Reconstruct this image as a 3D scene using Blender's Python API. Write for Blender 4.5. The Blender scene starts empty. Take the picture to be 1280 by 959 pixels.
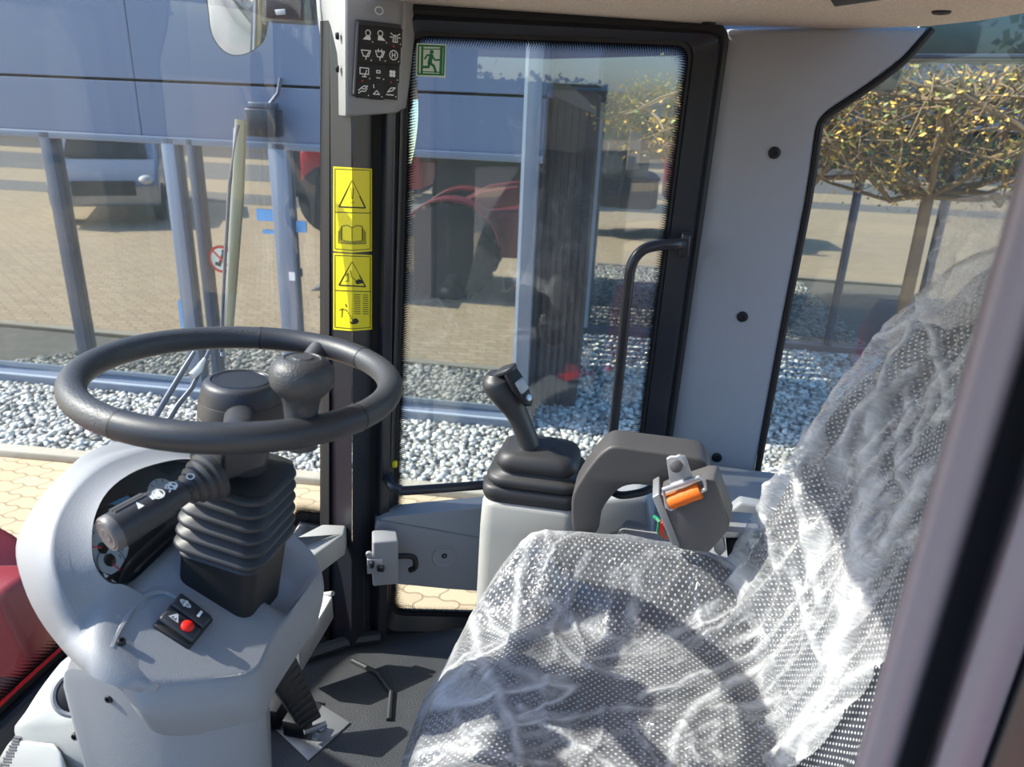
import bpy, bmesh, math, random
from mathutils import Vector, Matrix, noise
random.seed(7)
V = Vector
sc = bpy.context.scene
COL = sc.collection
rad = math.radians

# ---------------------------------------------------------------- camera (calibrated, 1280x959)
F, CX, CY = 924.0, 640.0, 479.5
PITCH, ROLL, CAMZ = rad(21.0), rad(2.4), 2.4
CAM = V((0, 0, CAMZ))
FW = V((0, math.cos(PITCH), -math.sin(PITCH)))
R0 = V((1, 0, 0)); U0 = R0.cross(FW)
RT = R0 * math.cos(ROLL) + U0 * math.sin(ROLL)
UP = U0 * math.cos(ROLL) - R0 * math.sin(ROLL)
def ray(px, py): return FW + RT * ((px - CX) / F) - UP * ((py - CY) / F)
class Fr:                                   # a ground-aligned frame turned about Z
    def __init__(s, deg, origin=(0, 0, 0)):
        a = rad(deg); s.a = a; s.o = V(origin)
        s.u = V((math.cos(a), math.sin(a), 0)); s.v = V((-math.sin(a), math.cos(a), 0))
    def W(s, p): return s.o + s.u * p[0] + s.v * p[1] + V((0, 0, p[2]))
    def L(s, w): w = V(w) - s.o; return V((w.dot(s.u), w.dot(s.v), w.z))
MF = Fr(-10.0)                              # machine frame: u rearwards, v to the machine's right, z up
DF = Fr(13.3)                               # frame of the right-hand door
def K(px, py, v=None, u=None, z=None, plane=None, d=None, fr=MF):
    r = ray(px, py)
    if v is not None: t = (v + fr.o.dot(fr.v)) / r.dot(fr.v)
    elif u is not None: t = (u + fr.o.dot(fr.u)) / r.dot(fr.u)
    elif z is not None: t = (z - CAMZ) / r.z
    elif d is not None: t = d
    else:
        n = fr.u * plane[0][0] + fr.v * plane[0][1] + V((0, 0, plane[0][2]))
        t = (plane[1] - n.dot(CAM - fr.o)) / n.dot(r)
    return fr.L(CAM + r * t)
def toM(p, fr): return MF.L(fr.W(p))
def D(px, py, q=1.52): return toM(K(px, py, v=q, fr=DF), DF)
def Dp(s, z, q=1.52): return toM(V((s, q, z)), DF)

cam = bpy.data.cameras.new('camera'); camo = bpy.data.objects.new('camera', cam); COL.objects.link(camo)
cam.sensor_width = 36; cam.lens = F / 1280 * 36; cam.clip_start = .02; cam.clip_end = 300
m = Matrix((RT, UP, -FW)).transposed().to_4x4(); m.translation = CAM; camo.matrix_world = m
cam.dof.use_dof = True; cam.dof.focus_distance = 1.35; cam.dof.aperture_fstop = 7.0
sc.camera = camo
sc.view_settings.view_transform = 'Standard'; sc.view_settings.look = 'None'; sc.view_settings.gamma = 1
sc.view_settings.use_curve_mapping = False; sc.view_settings.exposure = 0.0

# ---------------------------------------------------------------- materials
def lin(c):
    return tuple(((x / 255) / 12.92 if x / 255 <= .04045 else ((x / 255 + .055) / 1.055) ** 2.4) for x in c)
class NT:
    def __init__(s, name):
        s.m = bpy.data.materials.new(name); s.m.use_nodes = True; s.t = s.m.node_tree; s.t.nodes.clear()
        s.out = s.n('ShaderNodeOutputMaterial')
    def n(s, typ, **k):
        nd = s.t.nodes.new(typ)
        for a, b in k.items():
            if a in nd.inputs.keys(): nd.inputs[a].default_value = b
            else: setattr(nd, a, b)
        return nd
    def l(s, a, b): s.t.links.new(a, b)
    def math(s, op, a, b=None, c=None):
        nd = s.n('ShaderNodeMath', operation=op)
        for i, x in enumerate((a, b, c)):
            if x is None: continue
            if hasattr(x, 'links') or hasattr(x, 'is_linked'): s.l(x, nd.inputs[i])
            else: nd.inputs[i].default_value = x
        return nd.outputs[0]
    def mixc(s, f, a, b):
        nd = s.n('ShaderNodeMix', data_type='RGBA')
        for i, x in ((0, f), (6, a), (7, b)):
            if hasattr(x, 'is_linked'): s.l(x, nd.inputs[i])
            else: nd.inputs[i].default_value = x if i == 0 else (*x, 1)
        return nd.outputs[2]
    def ramp(s, f, stops):
        nd = s.n('ShaderNodeValToRGB'); s.l(f, nd.inputs[0]); e = nd.color_ramp.elements
        while len(e) < len(stops): e.new(.5)
        for el, (p, c) in zip(e, stops): el.position = p; el.color = (*c, 1) if len(c) == 3 else c
        return nd.outputs[0]
    def coord(s, kind='Object'): return s.n('ShaderNodeTexCoord').outputs[kind]
    def bump(s, h, dist, strength=1.0):
        b = s.n('ShaderNodeBump', Distance=dist, Strength=strength); s.l(h, b.inputs['Height']); return b.outputs[0]
    def pbr(s, col, rough=.5, metal=0, spec=.5, normal=None, **k):
        p = s.n('ShaderNodeBsdfPrincipled')
        for key, x in (('Base Color', col), ('Roughness', rough), ('Metallic', metal), ('Specular IOR Level', spec)):
            if hasattr(x, 'is_linked'): s.l(x, p.inputs[key])
            else: p.inputs[key].default_value = (*x, 1) if key == 'Base Color' else x
        for key, x in k.items():
            p.inputs[key.replace('_', ' ')].default_value = x
        if normal is not None: s.l(normal, p.inputs['Normal'])
        s.l(p.outputs[0], s.out.inputs[0]); return p
def simple(name, col, rough=.5, metal=0, spec=.5, grain=0, gscale=900, var=0.0, **k):
    t = NT(name); nrm = None; c = col
    if grain or var:
        tc = t.coord()
        nz = t.n('ShaderNodeTexNoise', Scale=gscale, Detail=2.0); t.l(tc, nz.inputs['Vector'])
        if grain: nrm = t.bump(nz.outputs[0], grain, .6)
        if var:
            n2 = t.n('ShaderNodeTexNoise', Scale=9.0, Detail=5.0); t.l(tc, n2.inputs['Vector'])
            c = t.mixc(n2.outputs[0], tuple(x * (1 - var) for x in col), tuple(min(1, x * (1 + var)) for x in col))
    t.pbr(c, rough, metal, spec, nrm, **k); return t.m
MT = {}
MT['grey'] = simple('grey_plastic', lin((138, 139, 141)), .55, grain=.0006, gscale=700)
MT['grey_light'] = simple('pale_grey_plastic', lin((160, 160, 156)), .5, grain=.0004, gscale=700)
MT['grey_dark'] = simple('slate_plastic', lin((136, 140, 146)), .5, grain=.0005, gscale=700)
MT['black'] = simple('black_plastic', lin((50, 51, 54)), .42, grain=.0004, gscale=1100)
MT['blackgrain'] = simple('grained_black_rim', lin((60, 61, 63)), .46, grain=.0012, gscale=420)
MT['rubber'] = simple('black_rubber', lin((46, 46, 48)), .5)
MT['blackpaint'] = simple('black_paint', lin((38, 40, 46)), .3)
MT['deep'] = simple('deep_black', lin((20, 20, 22)), .6)
MT['floor'] = simple('floor_rubber', lin((58, 60, 63)), .55, grain=.002, gscale=300, var=.5)
MT['white'] = simple('white_print', lin((225, 225, 222)), .5)
MT['greyprint'] = simple('grey_print', lin((170, 174, 178)), .5)
MT['fender'] = simple('dull_red_paint', lin((128, 24, 30)), .4, var=.1)
MT['red'] = simple('red_paint', lin((196, 28, 38)), .35, var=.1)
MT['redbtn'] = simple('red_button', lin((225, 40, 28)), .35)
MT['orange'] = simple('orange_webbing', lin((240, 112, 20)), .6, grain=.001, gscale=300)
MT['yellow'] = simple('yellow_vinyl', lin((238, 216, 20)), .4)
MT['yellowpaint'] = simple('yellow_paint', lin((230, 170, 40)), .4)
MT['print'] = simple('black_print', lin((28, 26, 18)), .5)
MT['green'] = simple('green_vinyl', lin((24, 120, 82)), .4)
MT['palegreen'] = simple('pale_vinyl', lin((216, 226, 208)), .4)
MT['steel'] = simple('brushed_steel', lin((190, 192, 196)), .35, metal=.9, grain=.0005, gscale=200)
MT['zinc'] = simple('zinc_plate', lin((180, 181, 183)), .4, metal=.6)
MT['plate'] = simple('dull_steel_plate', lin((150, 152, 154)), .45, metal=.5, var=.3)
MT['gunmetal'] = simple('dark_housing', lin((92, 90, 90)), .45, grain=.0004, gscale=500)
MT['armrest'] = simple('armrest_skin', lin((72, 70, 70)), .5, grain=.0006, gscale=600)
MT['post'] = simple('door_post_paint', lin((128, 120, 127)), .45)
MT['mirror'] = simple('mirror_glass', (.85, .86, .85), .02, metal=1)
MT['chrome'] = simple('chrome', (.8, .82, .84), .12, metal=1)
MT['alu'] = simple('window_aluminium', lin((120, 130, 146)), .4, metal=.2)
MT['alu_light'] = simple('pale_aluminium', lin((186, 196, 206)), .4, metal=.2)
MT['alu_dark'] = simple('dark_aluminium', lin((72, 80, 94)), .4, metal=.2)
MT['bark'] = simple('bark', lin((112, 92, 66)), .8, grain=.004, gscale=90, var=.3)
MT['leaf'] = simple('bud_leaf', lin((196, 156, 66)), .6, var=.35)
MT['leafgreen'] = simple('green_leaf', lin((120, 128, 60)), .6, var=.4)
MT['hedge'] = simple('hedge_leaf', lin((66, 84, 46)), .7, var=.4)
MT['tyre'] = simple('tyre_rubber', lin((40, 40, 42)), .8)
MT['carpaint'] = simple('silver_car_paint', lin((150, 156, 168)), .25, metal=.5)
MT['carglass'] = simple('dark_car_glass', lin((24, 28, 32)), .05)
MT['skin'] = simple('skin', lin((214, 150, 128)), .5)
MT['jacket'] = simple('dark_jacket', lin((36, 40, 52)), .8)
MT['bluepaper'] = simple('blue_notice', lin((120, 175, 225)), .5)
MT['darkgreen'] = simple('dark_green_tint', lin((40, 62, 60)), .3)
MT['olive'] = simple('olive_grey_metal', lin((150, 150, 128)), .35, metal=.4)
SUN_E, SKY_E = 10.0, .45
MT['concrete'] = simple('kerb_concrete', lin((176, 168, 150)), .85, grain=.003, gscale=120, var=.15)

def glass(name, tint=(1, 1, 1), refl=1.0, haze=0.0, ior=1.5):
    t = NT(name)
    tr = t.n('ShaderNodeBsdfTransparent', Color=(*tint, 1)); gl = t.n('ShaderNodeBsdfGlossy', Roughness=.01)
    lw = t.n('ShaderNodeLayerWeight', Blend=.5); f = t.math('MULTIPLY', t.math('ADD', .045, t.math('MULTIPLY', t.math('POWER', lw.outputs['Facing'], 5.0), .955)), refl)
    mx = t.n('ShaderNodeMixShader'); t.l(f, mx.inputs[0]); t.l(tr.outputs[0], mx.inputs[1]); t.l(gl.outputs[0], mx.inputs[2])
    o = mx.outputs[0]
    if haze:
        df = t.n('ShaderNodeBsdfDiffuse', Color=(.75, .78, .8, 1)); m2 = t.n('ShaderNodeMixShader')
        tc = t.coord(); nz = t.n('ShaderNodeTexNoise', Scale=3.5, Detail=4.0); t.l(tc, nz.inputs['Vector'])
        h = t.math('MULTIPLY', nz.outputs[0], haze * 2); t.l(h, m2.inputs[0]); t.l(o, m2.inputs[1]); t.l(df.outputs[0], m2.inputs[2]); o = m2.outputs[0]
    t.l(o, t.out.inputs[0]); return t.m
MT['glass'] = glass('cab_glass', (.93, .96, .95), 1.6, .05)
MT['doorglass'] = glass('door_glass', (.93, .96, .95), 1.8, .03)
MT['lens'] = glass('cluster_lens', (.92, .95, .95), 1.6)
def facade_glass():
    t = NT('facade_mirror_glass')
    df = t.n('ShaderNodeBsdfDiffuse', Color=(*lin((70, 72, 66)), 1)); gl = t.n('ShaderNodeBsdfGlossy', Roughness=.0, Color=(.95, .97, .95, 1))
    mx = t.n('ShaderNodeMixShader', Fac=.40); t.l(df.outputs[0], mx.inputs[1]); t.l(gl.outputs[0], mx.inputs[2]); t.l(mx.outputs[0], t.out.inputs[0]); return t.m
MT['facadeglass'] = facade_glass()
def frit_mat(name, period=.0052, dots=True):
    # printed black dots that thin out away from the edge: uv.x in metres along, uv.y 0 (edge) .. 1 (fade out)
    t = NT(name); uv = t.coord('UV'); sp = t.n('ShaderNodeSeparateXYZ'); t.l(uv, sp.inputs[0])
    yy = t.math('MULTIPLY', sp.outputs[1], 5.0 * period)
    def cell(off):
        x = t.math('MODULO', t.math('ADD', sp.outputs[0], 50 * period + off), period); y = t.math('MODULO', t.math('ADD', yy, off + 50 * period), period)
        x = t.math('SUBTRACT', x, period / 2); y = t.math('SUBTRACT', y, period / 2)
        return t.math('SQRT', t.math('ADD', t.math('MULTIPLY', x, x), t.math('MULTIPLY', y, y)))
    dd = t.math('MINIMUM', cell(0), cell(period / 2))
    r = t.math('MULTIPLY', t.math('SUBTRACT', 1.15, sp.outputs[1]), period * .42)
    fac = t.math('LESS_THAN', dd, r)
    b = t.n('ShaderNodeBsdfDiffuse', Color=(.008, .008, .009, 1)); tr = t.n('ShaderNodeBsdfTransparent')
    mx = t.n('ShaderNodeMixShader'); t.l(fac, mx.inputs[0]); t.l(tr.outputs[0], mx.inputs[1]); t.l(b.outputs[0], mx.inputs[2]); t.l(mx.outputs[0], t.out.inputs[0]); return t.m
MT['frit'] = frit_mat('frit_dots')
def facade_panel():
    t = NT('slate_facade_panel'); tc = t.coord(); nz = t.n('ShaderNodeTexNoise', Scale=.8, Detail=3.0); t.l(tc, nz.inputs['Vector'])
    c = t.mixc(nz.outputs[0], lin((80, 96, 122)), lin((98, 114, 142))); t.pbr(c, .42, 0, .6); return t.m
MT['panel'] = facade_panel()
MT['darkwall'] = simple('charcoal_cladding', lin((40, 42, 50)), .5)
def headliner():
    t = NT('headliner_fabric'); tc = t.coord(); w = t.n('ShaderNodeTexVoronoi', Scale=330.0); t.l(tc, w.inputs['Vector'])
    c = t.mixc(w.outputs[0], lin((168, 160, 152)), lin((212, 204, 194))); t.pbr(c, .9, 0, .2, t.bump(w.outputs[0], .001, .8)); return t.m
MT['headliner'] = headliner()
def paving():
    t = NT('wavy_brick_paving'); tc = t.coord(); mp = t.n('ShaderNodeMapping'); t.l(tc, mp.inputs[0]); mp.inputs['Rotation'].default_value = (0, 0, rad(8))
    sp = t.n('ShaderNodeSeparateXYZ'); t.l(mp.outputs[0], sp.inputs[0])
    wx = t.math('MULTIPLY', t.math('SINE', t.math('MULTIPLY', sp.outputs[1], 2 * math.pi / .11)), .013)
    wy = t.math('MULTIPLY', t.math('SINE', t.math('MULTIPLY', sp.outputs[0], 2 * math.pi / .10)), .008)
    cb = t.n('ShaderNodeCombineXYZ'); t.l(t.math('ADD', sp.outputs[0], wx), cb.inputs[0]); t.l(t.math('ADD', sp.outputs[1], wy), cb.inputs[1])
    br = t.n('ShaderNodeTexBrick', Scale=1.0); t.l(cb.outputs[0], br.inputs['Vector'])
    br.inputs['Brick Width'].default_value = .2; br.inputs['Row Height'].default_value = .11; br.inputs['Mortar Size'].default_value = .005; br.inputs['Mortar Smooth'].default_value = .35
    br.inputs['Color1'].default_value = (*lin((206, 184, 150)), 1); br.inputs['Color2'].default_value = (*lin((190, 166, 134)), 1); br.inputs['Mortar'].default_value = (*lin((128, 108, 84)), 1)
    nz = t.n('ShaderNodeTexNoise', Scale=1.3, Detail=6.0); t.l(tc, nz.inputs['Vector'])
    nf = t.n('ShaderNodeTexNoise', Scale=160.0, Detail=3.0); t.l(tc, nf.inputs['Vector'])
    c = t.mixc(t.math('MULTIPLY', nz.outputs[0], .35), br.outputs[0], lin((150, 132, 106)))
    c = t.mixc(t.math('MULTIPLY', nf.outputs[0], .3), c, lin((228, 206, 170)))
    t.pbr(c, .85, 0, .25, t.bump(t.math('SUBTRACT', 1, br.outputs[1]), .006, .8)); return t.m
MT['paving'] = paving()
MT['asphalt'] = simple('pale_asphalt', lin((128, 122, 116)), .9, var=.12)
MT['asphalt_dark'] = simple('dark_asphalt', lin((96, 90, 88)), .9, var=.12)
def gravel_mat():
    t = NT('gravel_stone'); a = t.n('ShaderNodeAttribute'); a.attribute_name = 'tint'
    c = t.ramp(a.outputs['Fac'], [(0, lin((118, 116, 110))), (.35, lin((168, 166, 158))), (.75, lin((206, 204, 194))), (1, lin((232, 228, 216)))])
    t.pbr(c, .75, 0, .3); return t.m
MT['gravel'] = gravel_mat()
MT['soil'] = simple('grit_bed', lin((120, 116, 106)), .95, grain=.01, gscale=60, var=.4)
def fabric():
    t = NT('dotted_seat_fabric'); uv = t.coord('UV'); sp = t.n('ShaderNodeSeparateXYZ'); t.l(uv, sp.inputs[0]); P = .0105
    def cell(off):
        x = t.math('SUBTRACT', t.math('MODULO', t.math('ADD', sp.outputs[0], 100 * P + off), P), P / 2)
        y = t.math('SUBTRACT', t.math('MODULO', t.math('ADD', sp.outputs[1], 100 * P + off), P), P / 2)
        return t.math('SQRT', t.math('ADD', t.math('MULTIPLY', x, x), t.math('MULTIPLY', t.math('MULTIPLY', y, y), 1.3)))
    dd = t.math('MINIMUM', cell(0), cell(P / 2)); f = t.math('LESS_THAN', dd, P * .155)
    nz = t.n('ShaderNodeTexNoise', Scale=500.0); t.l(uv, nz.inputs['Vector'])
    c0 = t.mixc(nz.outputs[0], lin((30, 32, 38)), lin((66, 68, 76))); c = t.mixc(f, c0, lin((184, 186, 188)))
    t.pbr(c, .9, 0, .2, t.bump(nz.outputs[0], .002, .5)); return t.m
MT['fabric'] = fabric()
def film(name, base=.10, streak=.75, sx=5.0, sy=16.0, facing=.22):
    # clear polythene: mostly see-through, milky along its creases, glossy
    t = NT(name); uv = t.coord('UV')
    def crease(scx, scy, rot, width, dist, det=2.0):
        mp = t.n('ShaderNodeMapping'); t.l(uv, mp.inputs[0]); mp.inputs['Scale'].default_value = (scx, scy, 1); mp.inputs['Rotation'].default_value = (0, 0, rad(rot))
        n1 = t.n('ShaderNodeTexNoise', Scale=1.0, Detail=det, Distortion=dist); t.l(mp.outputs[0], n1.inputs['Vector'])
        r = t.math('SUBTRACT', 1.0, t.math('MULTIPLY', t.math('ABSOLUTE', t.math('SUBTRACT', n1.outputs[0], .5)), 1 / width))
        return t.math('MAXIMUM', r, 0.0), n1.outputs[0]
    a1, h1 = crease(sx, sy, 12, .05, .7); a2, h2 = crease(sy * .7, sx * .9, -25, .04, 1.2); a3, h3 = crease(45, 70, 30, .05, 1.6, 4.0)
    n2 = t.n('ShaderNodeTexNoise', Scale=6.0, Detail=3.0, Distortion=.6); t.l(uv, n2.inputs['Vector'])
    gate = t.ramp(n2.outputs[0], [(.40, (0, 0, 0)), (.62, (1, 1, 1))]); n4 = t.n('ShaderNodeTexNoise', Scale=3.2, Detail=4.0, Distortion=1.0); t.l(uv, n4.inputs['Vector'])
    g2 = t.ramp(n4.outputs[0], [(.45, (0, 0, 0)), (.72, (1, 1, 1))])
    a = t.math('MULTIPLY', t.math('POWER', a1, 1.6), t.math('MULTIPLY', gate, streak)); a = t.math('MAXIMUM', a, t.math('MULTIPLY', t.math('MULTIPLY', t.math('POWER', a2, 1.6), g2), streak * .9))
    at = t.n('ShaderNodeAttribute'); at.attribute_name = 'crease'; a = t.math('MAXIMUM', a, at.outputs['Fac']); a = t.math('ADD', a, t.math('MULTIPLY', a3, .14)); a = t.math('ADD', a, t.math('MULTIPLY', g2, .16)); a = t.math('ADD', a, base)
    lw = t.n('ShaderNodeLayerWeight', Blend=.35); a = t.math('ADD', a, t.math('MULTIPLY', lw.outputs['Facing'], facing)); a = t.math('MINIMUM', a, .93)
    h = t.math('ADD', t.math('ADD', h1, t.math('MULTIPLY', h2, .6)), t.math('MULTIPLY', h3, .22)); nrm = t.bump(h, .016, 1.0)
    df = t.n('ShaderNodeBsdfDiffuse', Color=(.84, .85, .86, 1)); t.l(nrm, df.inputs['Normal'])
    tl = t.n('ShaderNodeBsdfTranslucent', Color=(.82, .84, .86, 1)); ms = t.n('ShaderNodeMixShader', Fac=.4); t.l(df.outputs[0], ms.inputs[1]); t.l(tl.outputs[0], ms.inputs[2])
    tr = t.n('ShaderNodeBsdfTransparent'); mx = t.n('ShaderNodeMixShader'); t.l(a, mx.inputs[0]); t.l(tr.outputs[0], mx.inputs[1]); t.l(ms.outputs[0], mx.inputs[2])
    gl = t.n('ShaderNodeBsdfGlossy', Roughness=.12); t.l(nrm, gl.inputs['Normal'])
    l2 = t.n('ShaderNodeLayerWeight', Blend=.5); t.l(nrm, l2.inputs['Normal']); f = t.math('ADD', .05, t.math('MULTIPLY', t.math('POWER', l2.outputs['Facing'], 4.0), .6))
    m2 = t.n('ShaderNodeMixShader'); t.l(f, m2.inputs[0]); t.l(mx.outputs[0], m2.inputs[1]); t.l(gl.outputs[0], m2.inputs[2])
    t.l(m2.outputs[0], t.out.inputs[0]); return t.m
MT['rearglass'] = glass('rear_glass', (.93, .96, .95), .6, .03)
MT['film'] = film('clear_plastic_film', .09, .85, 2.2, 7.5)
MT['filmback'] = film('crumpled_plastic_film', .15, .85, 8.0, 2.2, .2)

# ---------------------------------------------------------------- mesh builder
class M:
    def __init__(s): s.v = []; s.f = []; s.uv = []; s.mi = []
    def add(s, vs, fs, uvs=None, mi=0):
        b = len(s.v); s.v += [V(x) for x in vs]
        for k, f in enumerate(fs):
            s.f.append([b + i for i in f]); s.uv.append([uvs[i] for i in f] if uvs else None); s.mi.append(mi)
        return s
    def box(s, c, size, ax=None, taper=1.0):
        c = V(c); h = V(size) / 2; X, Y, Z = ax or (V((1, 0, 0)), V((0, 1, 0)), V((0, 0, 1)))
        vs = [c + X * (sx * h.x * (taper if sz > 0 else 1)) + Y * (sy * h.y * (taper if sz > 0 else 1)) + Z * (sz * h.z) for sz in (-1, 1) for sy in (-1, 1) for sx in (-1, 1)]
        return s.add(vs, [(0, 2, 3, 1), (4, 5, 7, 6), (0, 1, 5, 4), (2, 6, 7, 3), (0, 4, 6, 2), (1, 3, 7, 5)])
    def prism(s, poly, off):                 # poly: list of points, off: extrusion vector
        n = len(poly); off = V(off); vs = [V(p) for p in poly] + [V(p) + off for p in poly]
        return s.add(vs, [tuple(range(n))[::-1], tuple(range(n, 2 * n))] + [(i, (i + 1) % n, (i + 1) % n + n, i + n) for i in range(n)])
    def loft(s, rings, cap0=True, cap1=True, closed=True):
        n = len(rings[0]); vs = [p for r in rings for p in r]; fs = []
        for k in range(len(rings) - 1):
            for i in range(n if closed else n - 1):
                j = (i + 1) % n; fs.append((k * n + i, k * n + j, (k + 1) * n + j, (k + 1) * n + i))
        if cap0: fs.append(tuple(range(n))[::-1])
        if cap1: fs.append(tuple(range((len(rings) - 1) * n, len(rings) * n)))
        return s.add(vs, fs)
    def tube(s, pts, r, seg=12, closed=False, caps=True, flat=1.0):
        pts = [V(p) for p in pts]; n = len(pts); rr = r if hasattr(r, '__len__') else [r] * n
        rings = []; up = None
        for i, p in enumerate(pts):
            a = pts[(i - 1) % n] if closed or i else pts[0]; b = pts[(i + 1) % n] if closed or i < n - 1 else pts[-1]
            t = (b - a).normalized()
            if up is None: up = t.orthogonal().normalized() if flat == 1.0 else (V((0, 0, 1)) - t * t.z).normalized()
            up = (up - t * up.dot(t)).normalized(); sd = t.cross(up)
            rings.append([p + up * (math.cos(2 * math.pi * k / seg) * rr[i] * flat) + sd * (math.sin(2 * math.pi * k / seg) * rr[i]) for k in range(seg)])
        if closed: rings.append(rings[0])
        return s.loft(rings, caps and not closed, caps and not closed)
    def lathe(s, prof, c, ax=(0, 0, 1), seg=28, caps=True):
        ax = V(ax).normalized(); x = ax.orthogonal().normalized(); y = ax.cross(x); c = V(c)
        rings = [[c + ax * h + (x * math.cos(2 * math.pi * k / seg) + y * math.sin(2 * math.pi * k / seg)) * r for k in range(seg)] for r, h in prof]
        return s.loft(rings, caps, caps)
    def sphere(s, c, r, seg=16, scale=(1, 1, 1), ax=None):
        c = V(c); X, Y, Z = ax or (V((1, 0, 0)), V((0, 1, 0)), V((0, 0, 1))); rings = []
        for j in range(seg // 2 + 1):
            th = math.pi * (j / (seg // 2)); rr = max(math.sin(th), .001)
            rings.append([c + (X * math.cos(2 * math.pi * k / seg) * scale[0] + Y * math.sin(2 * math.pi * k / seg) * scale[1]) * rr * r - Z * math.cos(th) * r * scale[2] for k in range(seg)])
        return s.loft(rings)
    def grid(s, fn, nu, nv, uvf=None, keep=None):
        vs = []; uvs = []
        for j in range(nv + 1):
            for i in range(nu + 1):
                vs.append(fn(i / nu, j / nv)); uvs.append(uvf(i / nu, j / nv) if uvf else (i / nu, j / nv))
        fs = [(j * (nu + 1) + i, j * (nu + 1) + i + 1, (j + 1) * (nu + 1) + i + 1, (j + 1) * (nu + 1) + i) for j in range(nv) for i in range(nu) if keep is None or keep((i + .5) / nu, (j + .5) / nv)]
        return s.add(vs, fs, uvs)
BASE = {}
def _root(o):
    while o.parent: o = o.parent
    return o
def obj(name, mb, mat, parent=None, base=None, fr=MF, smooth=True, bevel=0, seg=2, subsurf=0, angle=40, solid=0):
    if parent is not None: base, fr = BASE[_root(parent).name]
    elif base is None:
        n = len(mb.v); base = V((sum(p.x for p in mb.v) / n, sum(p.y for p in mb.v) / n, min(p.z for p in mb.v)))
    base = V(base); me = bpy.data.meshes.new(name)
    me.from_pydata([p - base for p in mb.v], [], mb.f)
    if any(u for u in mb.uv):
        ul = me.uv_layers.new(name='UVMap'); k = 0
        for fi, f in enumerate(mb.f):
            for q in range(len(f)):
                if mb.uv[fi]: ul.data[k].uv = mb.uv[fi][q]
                k += 1
    mats = mat if isinstance(mat, (list, tuple)) else [mat]
    for x in mats: me.materials.append(MT[x])
    if len(mats) > 1: me.polygons.foreach_set('material_index', mb.mi)
    bm = bmesh.new(); bm.from_mesh(me); bmesh.ops.recalc_face_normals(bm, faces=bm.faces)
    for f in bm.faces: f.smooth = smooth
    for e in bm.edges:
        if len(e.link_faces) == 2 and e.calc_face_angle(0) > rad(angle): e.smooth = False
    bm.to_mesh(me); bm.free()
    o = bpy.data.objects.new(name, me); COL.objects.link(o)
    if parent is not None: o.parent = parent
    else:
        o.location = fr.W(base); o.rotation_euler = (0, 0, fr.a); BASE[o.name] = (base, fr)
    if bevel:
        b = o.modifiers.new('bevel', 'BEVEL'); b.width = bevel; b.segments = seg; b.limit_method = 'ANGLE'; b.angle_limit = rad(35); b.harden_normals = False
        for e in me.edges: e.use_edge_sharp = False
    if subsurf:
        b = o.modifiers.new('sub', 'SUBSURF'); b.levels = b.render_levels = subsurf
        for e in me.edges: e.use_edge_sharp = False
    if solid:
        b = o.modifiers.new('solid', 'SOLIDIFY'); b.thickness = solid; b.offset = -1
    return o
def thing(name, label, cat, base, group=None, fr=MF, kind=None):
    o = bpy.data.objects.new(name, None); o.empty_display_size = .05; COL.objects.link(o)
    o.location = fr.W(V(base)); o.rotation_euler = (0, 0, fr.a); BASE[o.name] = (V(base), fr)
    return tag(o, label, cat, group, kind)
def tag(o, label=None, cat=None, group=None, kind=None):
    for k, x in (('label', label), ('category', cat), ('group', group), ('kind', kind)):
        if x: o[k] = x
    return o
def copy_tree(o, parent=None):
    c = o.copy(); COL.objects.link(c)
    if parent is not None: c.parent = parent
    if o.name in BASE: BASE[c.name] = BASE[o.name]
    for ch in [x for x in o.children]: copy_tree(ch, c)
    return c
def cr(pts, n=6, closed=False):              # Catmull-Rom through points
    pts = [V(p) for p in pts]; out = []; N = len(pts)
    for i in range(N if closed else N - 1):
        g = (lambda k: pts[k % N]) if closed else (lambda k: pts[max(0, min(N - 1, k))])
        a, b, c, d = g(i - 1), g(i), g(i + 1), g(i + 2)
        for k in range(n):
            t = k / n; out.append(.5 * ((2 * b) + (c - a) * t + (2 * a - 5 * b + 4 * c - d) * t * t + (3 * b - a - 3 * c + d) * t ** 3))
    if not closed: out.append(pts[-1])
    return out
def sm(a, b, x):
    t = max(0, min(1, (x - a) / (b - a))); return t * t * (3 - 2 * t)
def rrect(w, h, r, n=5):                     # rounded rectangle outline centred on 0
    o = []
    for cx, cy, a0 in ((w / 2 - r, h / 2 - r, 0), (-w / 2 + r, h / 2 - r, 90), (-w / 2 + r, -h / 2 + r, 180), (w / 2 - r, -h / 2 + r, 270)):
        for k in range(n + 1): a = rad(a0 + 90 * k / n); o.append((cx + r * math.cos(a), cy + r * math.sin(a)))
    return o
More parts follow.
